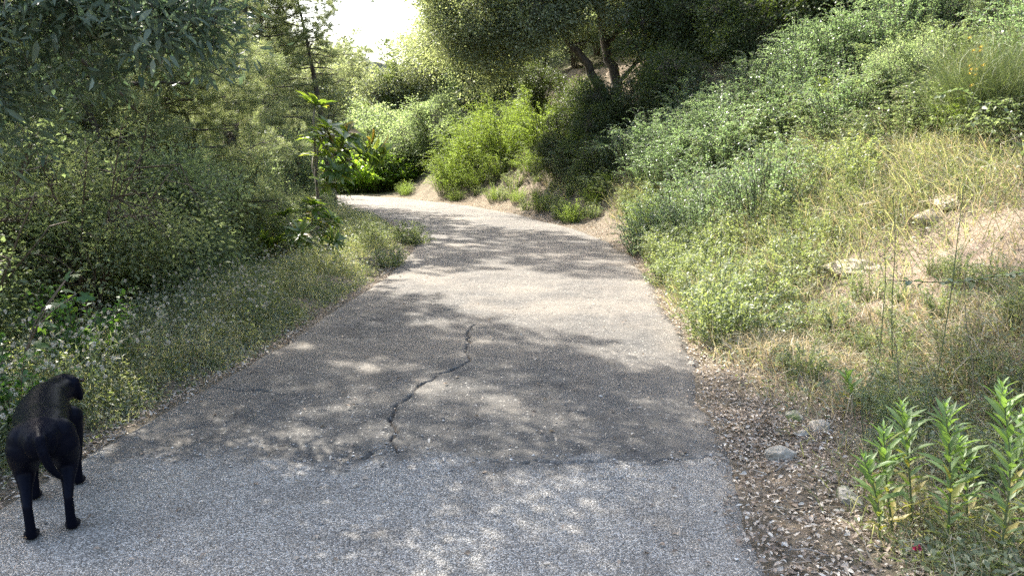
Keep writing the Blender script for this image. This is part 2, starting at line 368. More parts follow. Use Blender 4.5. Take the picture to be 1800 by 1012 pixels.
# ---- the asphalt road, with its cracks as real grooves
def poly_dist(xy, pts):
    pts = np.asarray(pts); best = np.full(len(xy), 9e9)
    for a, b in zip(pts[:-1], pts[1:]):
        ab = b - a; k = np.clip(((xy - a) @ ab) / (ab @ ab), 0, 1)
        best = np.minimum(best, np.linalg.norm(xy - (a + k[:, None] * ab), axis=1))
    return best
def pix(l): return np.array([flat(*q) for q in l])
crack_main = pix([(832, 572), (822, 592), (824, 606), (818, 618), (829, 631), (815, 643), (790, 655), (765, 661), (744, 675), (728, 690), (706, 705), (694, 712), (688, 728), (684, 745), (693, 760), (690, 772), (699, 784), (705, 798)])
crack_fork = pix([(696, 783), (676, 792), (655, 798), (636, 806)])
crack_left = pix([(322, 682), (350, 683), (392, 684), (430, 689), (470, 690), (500, 695)])
crack_seam = pix([(840, 812), (880, 818), (940, 815), (985, 820), (1040, 817), (1090, 823), (1130, 822), (1180, 812), (1240, 808), (1296, 799)])
crack_seam2 = pix([(1040, 846), (1100, 845), (1150, 852), (1200, 858)])
crack_far = pix([(700, 548), (760, 552), (800, 546), (830, 540)])
border = pix([(-120, 815), (100, 806), (240, 803), (330, 802), (430, 797), (500, 812), (560, 826), (610, 822), (640, 806), (700, 806), (790, 814), (850, 822), (940, 817), (1040, 820), (1130, 824), (1200, 812), (1310, 802), (1500, 800)])
tt = np.concatenate([np.arange(1.2, 7.2, .0095), 7.2 + np.cumsum(np.linspace(.0095, .12, 420))]); tt = tt[tt < _arc[-1] - 1]
ss = np.linspace(-WH - .22, WH + .22, 390)
cx = np.interp(tt, _arc, _cl[:, 0]); cyy = np.interp(tt, _arc, _cl[:, 1]); cnx = np.interp(tt, _arc, _cn[:, 0]); cny = np.interp(tt, _arc, _cn[:, 1])
RX = cx[:, None] + cnx[:, None] * ss[None]; RY = cyy[:, None] + cny[:, None] * ss[None]
RXY = np.stack([RX.ravel(), RY.ravel()], 1); S_ = np.broadcast_to(ss[None], RX.shape).ravel()
_hq = np.random.default_rng(17); hair = []
for (a_, b_) in [((690, 760), (560, 742)), ((744, 675), (690, 655)), ((800, 652), (900, 640)), ((700, 718), (830, 740)), ((980, 640), (1010, 760)), ((560, 620), (640, 660)), ((880, 560), (1060, 590)), ((300, 760), (420, 742)), ((1050, 700), (1180, 690)), ((640, 806), (430, 800)), ((1180, 850), (1330, 880)), ((700, 800), (770, 860))]:
    f_ = np.linspace(0, 1, 9)[:, None]; p_ = np.array(flat(*a_)) * (1 - f_) + np.array(flat(*b_)) * f_; hair.append((p_ + _hq.normal(size=p_.shape) * .022, .0048, .009))
wob = np.stack([fnoise(RXY, 9, 41) - .5, fnoise(RXY, 9, 43) - .5], 1) * .07 + np.stack([vnoise(RXY, 38, 45) - .5, vnoise(RXY, 38, 47) - .5], 1) * .024
Q = RXY + wob; near = RXY[:, 1] < 8.5
groove = np.zeros(len(RXY)); Qn = Q[near]; g = np.zeros(len(Qn)); wn = np.clip(.05 + 2.0 * (fnoise(Qn, 7, 51) - .12), .25, 2) * (.55 + .9 * vnoise(Qn, 45, 53))
for pl, wd, dp in (*hair, (crack_main, .0085, .034), (crack_fork, .008, .026), (crack_left, .0085, .03), (crack_seam, .008, .02), (crack_seam2, .006, .012), (crack_far, .008, .015)):
    g = np.maximum(g, dp * np.exp(-(poly_dist(Qn, pl) / (wd * wn)) ** 4))
groove[near] = g
by = np.interp(Q[:, 0], border[:, 0], border[:, 1]); pd = by - Q[:, 1]
patch = smooth(-.13, .13, pd + (fnoise(RXY, 5, 61) - .5) * .42 + (fnoise(RXY, 26, 63) - .5) * .2)
rub = np.exp(-((pd - .02) / .1) ** 2) * fnoise(RXY, 5, 66)
lump = (fnoise(RXY, 1.3, 71) - .5) * .03 + (fnoise(RXY, 30, 73, 2) - .5) * .006
edge = np.abs(S_) + edge_noise(RXY) * np.where(S_ > 0, .42, .3)
ez = smooth(WH - .12, WH + .06, edge)
Zr = .012 + lump * (1 - ez) - groove + .012 * patch * smooth(0, .25, pd) * 0 - .07 * ez + .012 * rub * (vnoise(RXY, 55, 77) - .3)
dust = np.clip(smooth(-.55, -.02, edge - WH) * .8 * fnoise(RXY, 4, 81) + smooth(6.0, 9.5, RXY[:, 1]) * .2 + .5 * smooth(.52, .7, fnoise(RXY, 1.1, 85)) * smooth(4.5, 6, RXY[:, 1]), 0, 1)
ns_ = len(ss); nt_ = len(tt)
jj = (np.arange(nt_ - 1)[:, None] * ns_ + np.arange(ns_ - 1)[None]).ravel()
mb = MB(); mb.v.append(np.column_stack([RXY, Zr])); mb.n = len(RXY)
mb.f[4].append(np.stack([jj, jj + 1, jj + ns_ + 1, jj + ns_], 1)); mb.m[4].append(np.zeros(len(jj))); mb.a.append(patch)
def road_material():
    m, nt, out = newmat('asphalt'); N = nt.nodes; Lk = nt.links
    tc = N.new('ShaderNodeTexCoord'); P = tc.outputs['Object']
    def attr(n):
        a = N.new('ShaderNodeAttribute'); a.attribute_name = n; return a.outputs['Fac']
    def vor(scale, feat='F1'):
        v = N.new('ShaderNodeTexVoronoi'); v.voronoi_dimensions = '2D'; v.feature = feat; v.inputs['Scale'].default_value = scale; Lk.new(P, v.inputs['Vector']); return v
    def math_(op, a, b=None, c=None):
        q = N.new('ShaderNodeMath'); q.operation = op; q.use_clamp = op in ('MULTIPLY', 'ADD') and False
        for i, v in enumerate((a, b, c)):
            if v is None: continue
            if isinstance(v, (int, float)): q.inputs[i].default_value = v
            else: Lk.new(v, q.inputs[i])
        return q.outputs[0]
    def mix(f, a, b):
        q = N.new('ShaderNodeMix'); q.data_type = 'RGBA'
        for i, v in ((0, f), (6, a), (7, b)):
            if isinstance(v, tuple): q.inputs[i].default_value = (*v, 1)
            elif isinstance(v, (int, float)): q.inputs[i].default_value = v
            else: Lk.new(v, q.inputs[i])
        return q.outputs[2]
    def noise(scale, det=5, rough=.6):
        n = N.new('ShaderNodeTexNoise'); n.inputs['Scale'].default_value = scale; n.inputs['Detail'].default_value = det; n.inputs['Roughness'].default_value = rough; Lk.new(P, n.inputs[0]); return n.outputs[0]
    pa, du, cr = attr('rnd'), attr('dust'), attr('groove')
    big = noise(1.1, 6); mid = noise(7, 6, .65); fine = noise(160, 3)
    # newer chip surface: dense pale chippings
    v1 = vor(150); sx = N.new('ShaderNodeSeparateColor'); Lk.new(v1.outputs['Color'], sx.inputs[0])
    chip = ramp(nt, [(0, (.16, .148, .132)), (.3, (.225, .21, .187)), (.55, (.32, .30, .27)), (.82, (.43, .405, .365)), (1, (.62, .59, .54))]); Lk.new(sx.outputs[0], chip.inputs[0])
    gap = ramp(nt, [(.3, (1, 1, 1)), (.68, (.45, .44, .43))]); Lk.new(v1.outputs['Distance'], gap.inputs[0])
    mm = N.new('ShaderNodeMix'); mm.data_type = 'RGBA'; mm.blend_type = 'MULTIPLY'; mm.inputs[0].default_value = 1; Lk.new(chip.outputs[0], mm.inputs[6]); Lk.new(gap.outputs[0], mm.inputs[7])
    newc = mm.outputs[2]
    # old surface: dark binder, chips here and there
    v2 = vor(95); s2 = N.new('ShaderNodeSeparateColor'); Lk.new(v2.outputs['Color'], s2.inputs[0])
    pick = math_('LESS_THAN', v2.outputs['Distance'], math_('MULTIPLY_ADD', s2.outputs[1], .5, -.07))
    sel = math_('GREATER_THAN', s2.outputs[0], .5)
    oc = ramp(nt, [(.5, (.10, .095, .09)), (.85, (.19, .18, .165)), (1, (.42, .4, .36))]); Lk.new(s2.outputs[0], oc.inputs[0])
    bind = ramp(nt, [(.3, (.042, .04, .037)), (.55, (.082, .078, .072)), (.75, (.145, .137, .125))])
    Lk.new(math_('ADD', math_('MULTIPLY', mid, .5), math_('MULTIPLY', fine, .5)), bind.inputs[0])
    old = mix(math_('MULTIPLY', pick, sel), bind.outputs[0], oc.outputs[0])
    v3 = vor(42); s3 = N.new('ShaderNodeSeparateColor'); Lk.new(v3.outputs['Color'], s3.inputs[0])
    bigs = math_('MULTIPLY', math_('GREATER_THAN', s3.outputs[0], .91), math_('LESS_THAN', v3.outputs['Distance'], math_('MULTIPLY_ADD', s3.outputs[1], .25, .08)))
    old = mix(bigs, old, (.36, .34, .3))
    stain = ramp(nt, [(.36, (.74, .73, .72)), (.5, (1, 1, 1)), (.66, (1.1, 1.09, 1.06))]); Lk.new(noise(2.6, 7, .68), stain.inputs[0])
    sm_ = N.new('ShaderNodeMix'); sm_.data_type = 'RGBA'; sm_.blend_type = 'MULTIPLY'; sm_.inputs[0].default_value = 1; Lk.new(mix(pa, old, newc), sm_.inputs[6]); Lk.new(stain.outputs[0], sm_.inputs[7]); col = sm_.outputs[2]
    # worn, paler stretches and dust in their own shapes
    worn = ramp(nt, [(.42, (0, 0, 0)), (.62, (1, 1, 1))]); Lk.new(math_('ADD', math_('MULTIPLY', big, .75), math_('MULTIPLY', mid, .25)), worn.inputs[0])
    dcol = ramp(nt, [(.35, (.16, .138, .11)), (.65, (.29, .25, .2))]); Lk.new(fine, dcol.inputs[0])
    f1 = math_('MULTIPLY', worn.outputs[0], math_('MULTIPLY_ADD', pa, -.22, .32))
    col = mix(f1, col, dcol.outputs[0])
    col = mix(math_('MULTIPLY', du, math_('MULTIPLY_ADD', mid, .8, .25)), col, dcol.outputs[0])
    gr = N.new('ShaderNodeMapRange'); Lk.new(cr, gr.inputs[0]); gr.inputs[1].default_value = .006; gr.inputs[2].default_value = .03
    col = mix(gr.outputs[0], col, (.06, .047, .036))
    p = N.new('ShaderNodeBsdfPrincipled'); p.inputs['Roughness'].default_value = .82; p.inputs['Specular IOR Level'].default_value = .35
    Lk.new(col, p.inputs['Base Color'])
    h = math_('ADD', math_('MULTIPLY', v1.outputs['Distance'], -.9), math_('MULTIPLY', v3.outputs['Distance'], -.35))
    h = math_('ADD', h, math_('MULTIPLY', mid, 1.4)); h = math_('ADD', h, math_('MULTIPLY', fine, .5))
    bp = N.new('ShaderNodeBump'); bp.inputs['Strength'].default_value = .85; bp.inputs['Distance'].default_value = .006
    Lk.new(h, bp.inputs['Height']); Lk.new(bp.outputs[0], p.inputs['Normal']); Lk.new(p.outputs[0], out.inputs[0])
    return m
road = tag(mb.build('asphalt_road', road_material(), smooth_=True), kind='structure')
for nm, arr in (('dust', dust), ('groove', groove)):
    a = road.data.attributes.new(nm, 'FLOAT', 'POINT'); a.data.foreach_set('value', arr.astype(np.float32))

# ------------------------------------------------------------------ plants
def clump_centres(n, blobs, seed, shell=.45, hole=.47, hs=.9):
    """points in a union of ellipsoids ((centre), (radii)), thinned by noise so that gaps open"""
    r = np.random.default_rng(seed); out = []; dirs = []
    vol = np.array([b[1][0] * b[1][1] * b[1][2] for b in blobs]) ** .75; vol = vol / vol.sum()
    tries = 0
    while sum(len(o) for o in out) < n and tries < 30:
        tries += 1
        for b, w_ in zip(blobs, vol):
            k = max(4, int(n * w_)); d = rand_dir(k, r); rad = r.random(k) ** shell
            p = np.array(b[0]) + d * rad[:, None] * np.array(b[1])
            keep = fnoise(p, hs, seed, 2) > hole
            out.append(p[keep]); dirs.append(d[keep])
    P = np.concatenate(out); D = np.concatenate(dirs); q = r.permutation(len(P))[:n]
    return P[q], D[q]
def leaf_clumps(mb, cen, out, per, rad, L, Wd, kind='quad', upn=.7, seed=1, droop=.15, flatz=.7, outw=.8):
    r = np.random.default_rng(seed); n = len(cen)
    c = np.repeat(cen, per, 0); o = np.repeat(out, per, 0)
    off = r.normal(size=c.shape) * rad * np.array([1, 1, flatz]) * np.repeat(.6 + .8 * r.random(n), per)[:, None]
    D = nrm(off / rad * .5 + o * outw + r.normal(size=c.shape) * .7)
    N = nrm(np.array([0, 0, upn]) + r.normal(size=c.shape) * .55 + o * .25)
    tone = np.clip(np.repeat(r.random(n), per) * .45 + r.random(len(c)) * .55, 0, 1)
    s = (.6 + .65 * r.random(len(c))) * np.repeat(.65 + .7 * r.random(n), per)
    add_leaf(mb, c + off, D, N, L * s, Wd * s, kind, tone, 0, droop)
def twigs_to(mb, cen, nodes, r0, r1, sag=.15, every=1):
    cen = cen[::every]
    d = np.linalg.norm(cen[:, None] - nodes[None], axis=2); i = d.argmin(1)
    A = nodes[i]; m = (A + cen) / 2 + rng.normal(size=A.shape) * (d[np.arange(len(cen)), i] * .12)[:, None]; m[:, 2] += d[np.arange(len(cen)), i] * sag
    add_segs(mb, A, m, r0, (r0 + r1) / 2); add_segs(mb, m, cen, (r0 + r1) / 2, r1)
def limb_mesh(limbs, ns=8):
    mb = MB(); nodes = []
    for pts, r0, r1 in limbs:
        p = curve_pts(pts, max(6, len(pts) * 4)); p[1:-1] += rng.normal(size=p[1:-1].shape) * r0 * .18
        add_tube(mb, p, r0, r1, ns, lump=.12); nodes.append(p[len(p) // 4:])
    return mb, np.concatenate(nodes)
ASSETS = {}
def broad_asset(key, limbs, blobs, n, per, rad, L, Wd, leafmat, barkmat, kind='quad', hole=.46, hs=.9, seed=1, twr=.012, upn=.7, droop=.15, outw=.8, shell=.45, extra=None):
    tm, nodes = limb_mesh(limbs)
    cen, out = clump_centres(n, blobs, seed, shell, hole, hs)
    twigs_to(tm, cen, nodes, twr, twr * .3)
    cm = MB(); leaf_clumps(cm, cen, out, per, rad, L, Wd, kind, upn, seed, droop, outw=outw)
    if extra:
        c2, o2 = clump_centres(extra[1], extra[0], seed + 5, .6, .34, 2.2); twigs_to(tm, c2, nodes, twr * .7, twr * .3); leaf_clumps(cm, c2, o2, extra[2], extra[3], L, Wd, kind, upn, seed + 5, droop, outw=outw)
    ASSETS[key] = [(tm.mesh('trunk', M[barkmat]), 'trunk'), (cm.mesh('crown', M[leafmat]), 'crown')]
def random_limbs(h, r, spread, n, seed, base=.3, lean=0.0):
    q = np.random.default_rng(seed); tr = [(0, 0, -.3), (lean * .3 + q.normal() * .05, q.normal() * .05, h * .3), (lean + q.normal() * .1, q.normal() * .1, h * .6), (lean * 1.2, 0, h * .92)]
    L = [(tr, r, r * .3)]
    for i in range(n):
        f = base + (.85 - base) * i / max(1, n - 1); a = i * 2.4 + q.random(); p = np.array([lean * f, 0, h * f]); k = spread * (.6 + .4 * q.random()) * (1.15 - f * .6)
        e = p + np.array([math.cos(a) * k, math.sin(a) * k, h * (.12 + .14 * q.random())])
        L.append(([p, (p + e) / 2 + np.array([0, 0, -.04 * h]), e], r * (.55 - .3 * f), r * .1))
    return L
def place(key, name, loc, rz, sc, label, cat, group=None, names=None):
    e = empty(name, loc, rz, label, cat, group); e.scale = (sc, sc, sc) if np.isscalar(sc) else sc
    for i, (me, nm) in enumerate(ASSETS[key]): link(names[i] if names else nm, me, e)
    return e
def bush_blobs(w_, h, k, seed):
    q = np.random.default_rng(seed); out = [((0, 0, h * .5), (w_ * .8, w_ * .8, h * .5))]
    for i in range(k):
        a = q.random() * 6.28; d = w_ * (.3 + .5 * q.random()); s = .35 + .3 * q.random()
        out.append(((math.cos(a) * d, math.sin(a) * d, h * (.25 + .6 * q.random())), (w_ * s, w_ * s, h * s * .75)))
    return out
def bush_limbs(w_, h, k, seed, r=.02):
    q = np.random.default_rng(seed); L = []
    for i in range(k):
        a = i * 6.28 / k + q.random(); d = w_ * (.25 + .6 * q.random()); b = np.array([q.normal() * .06, q.normal() * .06, -.15])
        L.append(([b, b + np.array([math.cos(a) * d * .35, math.sin(a) * d * .35, h * .45]), np.array([math.cos(a) * d, math.sin(a) * d, h * (.7 + .25 * q.random())])], r, r * .25))
    return L
def sprig_asset(key, w_, h, nst, leafmat, L, Wd, gap, seed, arch=.5, kind='quad', stemmat='brownstem', pairs=2, r=.006, upfrac=.55, lfold=.15, dirz=.2):
    """a shrub of many leafy shoots: leaves set along arching stems"""
    q = np.random.default_rng(seed); sm = MB(); lm = MB()
    for i in range(nst):
        a = q.random() * 6.28; reach = w_ * math.sqrt(q.random()); hh = h * (upfrac + (1 - upfrac) * q.random()) * (1.05 - .45 * (reach / w_) ** 2)
        b = np.array([math.cos(a), math.sin(a), 0]) * reach * .45 + np.array([0, 0, -.1])
        e = np.array([math.cos(a) * reach, math.sin(a) * reach, hh]); c = np.array([math.cos(a) * reach * .75, math.sin(a) * reach * .75, hh * .85])
        e2 = e + np.array([math.cos(a) * arch * .3, math.sin(a) * arch * .3, -arch * .15 * q.random()]) * h * .5
        p = curve_pts([b, c, e, e2], 9); p[1:] += q.normal(size=p[1:].shape) * .015
        add_tube(sm, p, r, r * .3, 3, q.random())
        seg = np.linalg.norm(np.diff(p, axis=0), axis=1); ar = np.concatenate([[0], np.cumsum(seg)]); k = int(ar[-1] * .8 / gap)
        if k < 1: continue
        u = ar[-1] * .2 + (np.arange(k) + q.random(k) * .5) * gap
        pos = np.stack([np.interp(u, ar, p[:, j]) for j in range(3)], 1); T = nrm(np.stack([np.interp(u, ar, np.gradient(p[:, j])) for j in range(3)], 1))
        tone = q.random() * .4
        for s_ in range(pairs):
            side = nrm(np.cross(T, np.array([0.1, .05, 1]))) * (1 if s_ % 2 else -1)
            D = nrm(T * .55 + side * .8 + q.normal(size=T.shape) * .35 + np.array([0, 0, dirz])); N = nrm(np.array([0, 0, 1]) + q.normal(size=T.shape) * .4 - T * .2)
            sz = (.6 + .55 * q.random(k)) * (1 - .35 * np.linspace(0, 1, k) ** 3)
            add_leaf(lm, pos, D, N, L * sz, Wd * sz, kind, np.clip(tone + q.random(k) * .6, 0, 1), 0, .12, lfold)
    ASSETS[key] = [(sm.mesh('stem', M[stemmat]), 'stem'), (lm.mesh('foliage', M[leafmat]), 'foliage')]
def pine_asset(key, h, spread, seed, mat, nb=46, tuft=26, needle=.085, nw=.0032, low=.12, droop=.1, tw=9, lean=0.0):
    q = np.random.default_rng(seed); tm = MB(); cm = MB(); cones = MB()
    tr = curve_pts([(0, 0, -.4), (q.normal() * .1 + lean * .2, q.normal() * .1, h * .35), (q.normal() * .25 + lean * .7, q.normal() * .25, h * .7), (q.normal() * .2 + lean, q.normal() * .2, h)], 18)
    add_tube(tm, tr, .03 * h ** .8, .012, 8, lump=.15)
    Pt, Dt = [], []; cone_at = []
    for i in range(nb):
        f = low + (1 - low) * (i + q.random()) / nb; b = np.array([np.interp(f, np.linspace(0, 1, 18), tr[:, j]) for j in range(3)])
        a = i * 2.4 + q.normal() * .4; ln = spread * (1.1 - f) ** .55 * (.65 + .5 * q.random()) * min(1, .55 + f * 1.3)
        d = np.array([math.cos(a), math.sin(a), 0]); rise = (f - .45) * .9 * ln
        p = curve_pts([b, b + d * ln * .4 + (0, 0, rise * .2 - droop * ln * .3), b + d * ln * .8 + (0, 0, rise * .6 - droop * ln * .3), b + d * ln + (0, 0, rise + .05 * ln)], 9)
        p[1:] += q.normal(size=p[1:].shape) * .035 * ln / 2
        add_tube(tm, p, .012 + .008 * ln, .004, 5)
        for k in range(tw):
            u = .3 + .7 * (k + q.random()) / tw; o = np.array([np.interp(u, np.linspace(0, 1, 9), p[:, j]) for j in range(3)])
            side = np.array([-d[1], d[0], 0]) * (1 if k % 2 else -1); sl2 = ln * (.16 + .2 * q.random()) * (1.25 - .6 * u)
            e = o + nrm(d * .7 + side * .8 + np.array([0, 0, .15 + .5 * q.normal()])) * sl2
            add_tube(tm, np.array([o, (o + e) / 2 + q.normal(size=3) * .03, e]), .006, .002, 3)
            m_ = 4 + int(sl2 * 9)
            for g_ in np.linspace(.35, 1.0, m_):
                Pt.append(o + (e - o) * g_ + q.normal(size=3) * .04); Dt.append(nrm((e - o)) * .8 + np.array([0, 0, .35]))
            if q.random() < .012 and f < .7: cone_at.append(o)
    Pt = np.array(Pt); Dt = nrm(np.array(Dt)); n = len(Pt)
    P = np.repeat(Pt, tuft, 0) + q.normal(size=(n * tuft, 3)) * .025; D = nrm(np.repeat(Dt, tuft, 0) * .75 + q.normal(size=(n * tuft, 3)) * .6)
    Ln = needle * (.6 + .6 * q.random(n * tuft))[:, None]; S = nrm(np.cross(D, rand_dir(n * tuft, q))) * nw * .5
    tone = np.clip(np.repeat(q.random(n), tuft) * .5 + q.random(n * tuft) * .5, 0, 1)
    cm.add(np.stack([P - S, P + S, P + D * Ln], 1), [(0, 1, 2)], tone)
    ASSETS[key] = [(tm.mesh('trunk', M['bark']), 'trunk'), (cm.mesh('crown', M[mat]), 'crown')]

# ---- assets
pine_asset('pine_a', 8.5, 3.1, 101, 'pine', nb=84, tuft=36, needle=.1, nw=.0065, tw=11, low=.08)
pine_asset('pine_b', 7.5, 2.8, 102, 'pine', nb=80, tuft=36, needle=.1, nw=.0065, tw=11, low=.06)
pine_asset('pine_far', 7.0, 2.2, 103, 'palepine', nb=48, tuft=20, needle=.15, nw=.014, low=.05)
pine_asset('pine_high', 9.5, 3.6, 104, 'pine', nb=52, tuft=30, needle=.11, nw=.009, tw=11, low=.5, lean=1.7)
pine_asset('pine_young', 4.0, 1.55, 105, 'pine', nb=60, tuft=32, needle=.09, nw=.0055, tw=9, low=.02)
broad_asset('bg_tree', random_limbs(6.5, .16, 2.4, 9, 5), [((0, 0, 4.4), (2.4, 2.4, 2.1)), ((-1.2, .4, 3), (1.5, 1.5, 1.3)), ((1.3, -.5, 3.2), (1.5, 1.6, 1.3)), ((.2, 1, 5.6), (1.5, 1.5, 1.2)), ((.3, -1.4, 2.4), (1.3, 1.1, 1.2))], 950, 46, .24, .11, .055, 'oak', 'bark', seed=11, hole=.42)
broad_asset('bg_shrub', bush_limbs(1.5, 2.3, 9, 6, .03), bush_blobs(1.6, 2.6, 6, 7), 520, 44, .17, .085, .045, 'shrub', 'bark', seed=12, hole=.4)
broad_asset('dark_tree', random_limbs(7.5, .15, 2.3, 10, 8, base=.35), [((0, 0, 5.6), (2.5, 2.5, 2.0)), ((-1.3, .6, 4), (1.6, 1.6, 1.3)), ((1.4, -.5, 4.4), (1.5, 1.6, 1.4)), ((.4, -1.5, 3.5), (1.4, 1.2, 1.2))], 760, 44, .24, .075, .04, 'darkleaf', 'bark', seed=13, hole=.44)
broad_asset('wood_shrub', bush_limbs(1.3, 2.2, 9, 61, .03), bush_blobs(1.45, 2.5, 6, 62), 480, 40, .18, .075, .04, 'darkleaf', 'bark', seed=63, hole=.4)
broad_asset('shrub_a', bush_limbs(1.1, 2.2, 12, 21, .016), bush_blobs(1.15, 2.2, 9, 22), 760, 34, .13, .046, .026, 'shrub', 'brownstem', seed=23, hole=.5, hs=1.5, twr=.007, shell=.6)
broad_asset('shrub_b', bush_limbs(1.2, 2.7, 12, 31, .018), bush_blobs(1.1, 2.6, 10, 32), 760, 34, .14, .05, .024, 'yshrub', 'brownstem', seed=33, hole=.5, hs=1.4, twr=.007, shell=.6)
sprig_asset('laurel_a', .95, 1.25, 120, 'laurel', .055, .024, .03, 41, arch=.7)
sprig_asset('laurel_b', .8, 1.0, 100, 'laurel', .06, .028, .033, 42, arch=.5, upfrac=.4)
sprig_asset('bramble_a', 1.05, .8, 110, 'bramble', .06, .042, .04, 43, arch=1.0, upfrac=.35, pairs=3)
sprig_asset('bramble_b', .9, .65, 100, 'bramble', .055, .04, .038, 44, arch=1.2, upfrac=.3, pairs=3)
sprig_asset('feather_a', .9, 1.2, 150, 'feather', .05, .012, .022, 45, arch=.8, upfrac=.4, stemmat='stem', pairs=2, r=.004)
sprig_asset('lime_a', 1.2, 1.3, 240, 'lime', .12, .115, .085, 46, arch=.6, upfrac=.3, stemmat='stem', pairs=2, r=.008)
sprig_asset('herb', .32, .56, 52, 'weed', .04, .016, .022, 49, arch=.5, upfrac=.4, stemmat='stem', r=.0018)
sprig_asset('weedbush', .32, .34, 60, 'weed', .035, .014, .02, 47, arch=.5, upfrac=.35, stemmat='stem', r=.002)
sprig_asset('climber', .5, .75, 40, 'big', .06, .05, .045, 48, arch=.6, upfrac=.3, stemmat='brownstem', r=.004)

# ---- left side: shrubs, pines and the overhanging tree
LS = [('shrub_a', -3.95, 5.0, .88, .3, 'dense small-leaved shrub behind the dog and the broad-leaved vine'),
      ('shrub_b', -3.8, 6.4, .82, 1.9, 'tall dark shrub over the densest white flowers of the left verge'),
      ('shrub_a', -3.95, 7.9, .92, 2.8, 'rounded small-leaved shrub in the middle of the left shrub row'),
      ('shrub_b', -4.05, 9.2, .84, 4.1, 'shrub just on the near side of the loquat sprouts'),
      ('shrub_a', -4.35, 11.0, .92, 5.2, 'shrub behind the thin stem of the loquat sapling'),
      ('shrub_b', -4.4, 12.9, .72, .9, 'last shrub of the left row before the road bends'),
      ('shrub_b', -5.6, 7.2, .7, 3.3, 'shrub of the second row under the grey-leaved overhanging tree'),
      ('shrub_a', -5.4, 9.6, .75, 1.2, 'shrub of the second row below the low pine branches'),
      ('shrub_b', -5.6, 12.3, .72, 2.2, 'shrub of the second row beside a pine trunk'),
      ('shrub_a', -6.4, 4.8, 1.1, 2.9, 'sunlit shrub at the far left edge behind the drooping branches'),
      ('shrub_a', -4.8, 15.4, 1.0, 4.4, 'shrub at the foot of the pine nearest the bend')]
for k, x, y, s, rz, lab in LS: place(k, 'shrub', (x, y, gz(x, y) - .05), rz, s, lab, 'shrub', 'shrubs along the left verge', ('stem', 'foliage'))
PN = [('pine_high', -6.6, 10.0, .95, .2, 'tall clear-trunked pine rising behind the middle shrubs'), ('pine_high', -7.0, 17.9, 1.2, .1, 'tall clear-trunked pine nearest the bend'), ('pine_high', -6.9, 21.2, .8, 3.3, 'clear-trunked pine just past the loquat'), ('pine_b', -7.9, 23.6, .9, 4.2, 'pine past the loquat, farthest of the roadside pines'), ('pine_b', -5.1, 10.9, .8, 3.0, 'pine standing between the middle shrubs and the loquat'), ('pine_a', -7.9, 6.2, .9, 2.5, 'pine whose low branches hang over the nearest shrubs'),
      ('pine_a', -6.3, 10.2, 1.0, .4, 'pine with long bare branches reaching over the left shrubs'),
      ('pine_b', -8.0, 12.4, .95, 1.7, 'olive green pine behind the loquat sapling'),
      ('pine_b', -6.0, 18.6, .85, 2.9, 'pine whose edge meets the open sky by the bend'),
      ('pine_b', -11.5, 9.5, 1.1, 3.9, 'pine deep in the left wood behind the grey-leaved tree'),
      ('pine_a', -12.5, 17, 1.1, 5.0, 'tall pine at the back of the left wood'),
      ('pine_b', -10.5, 24, 1.0, .2, 'pine beyond the left bend, behind the bright lime bush')]
for k, x, y, s, rz, lab in PN: place(k, 'pine_tree', (x, y, gz(x, y)), rz, s, lab, 'pine tree', 'pines of the left wood')
for x, y, s, rz, lab in [(-5.3, 8.7, .95, .3, 'young feathery pine behind the rounded middle shrub'), (-5.2, 11.9, .95, 1.6, 'young feathery pine left of the loquat stem'), (-6.6, 9.6, 1.15, 2.8, 'young feathery pine filling the gap between two bare trunks'), (-5.0, 14.3, .95, 3.9, 'young feathery pine just behind the loquat'), (-6.6, 12.6, 1.15, 5.0, 'young feathery pine at the back of the roadside shrubs'), (-5.2, 6.4, .85, 5.6, 'young feathery pine below the grey-green drooping leaves'), (-6.2, 15.8, 1.2, .9, 'young feathery pine near the bend')]:
    place('pine_young', 'young_pine', (x, y, gz(x, y)), rz, s, lab, 'pine tree', 'young pines of the left wood')
place('pine_high', 'pine_tree', (-4.75, 19.9, gz(-4.75, 19.9)), 2.7, .64, 'slender clear-trunked pine at the left side of the sky gap', 'pine tree', 'pines of the left wood')
limbs = [([(0, 0, -.4), (.1, .1, 1.2), (.35, .4, 2.6), (.9, .9, 4.2), (1.6, 1.2, 6.2)], .12, .03), ([(.3, .3, 2.3), (.9, .2, 3.1), (1.7, .0, 3.5), (2.5, .3, 3.6)], .06, .012),
         ([(.5, .5, 3.1), (.9, 1.4, 4.2), (1.9, 2.2, 5.0), (3.0, 2.8, 5.4)], .06, .012), ([(.9, .9, 4.2), (2.0, .2, 5.2), (3.2, -.4, 5.8)], .05, .01), ([(.2, .2, 2.0), (-.3, -.9, 2.9), (-.2, -1.7, 3.4)], .05, .01),
         ([(.35, .4, 2.6), (.6, .9, 2.9), (1.0, 1.4, 2.7), (1.3, 1.7, 2.3)], .03, .008), ([(1.2, 1.0, 5.2), (2.4, 1.2, 6.3), (3.8, 1.6, 6.9)], .05, .01)]
blobs = [((1.0, .2, 3.15), (1.0, .9, .6)), ((.2, .4, 2.5), (.55, .8, .55)), ((1.3, 1.5, 2.9), (.6, .6, .45)), ((2.2, 1.0, 4.9), (1.7, 1.6, .9)), ((3.1, 1.6, 5.9), (1.7, 1.7, 1.0)), ((1.4, .2, 6.4), (1.8, 1.7, 1.1)), ((-.2, -1.2, 3.4), (1, 1, .8)), ((3.6, -.2, 5.4), (1.4, 1.4, .9)), ((2.4, 3.0, 5.4), (1.3, 1.2, .7)), ((.3, 1.4, 4.2), (1, 1, .8)), ((3.7, 3.4, 6.7), (1.9, 1.7, .9)), ((4.9, 4.4, 7.3), (1.9, 1.7, .9))]
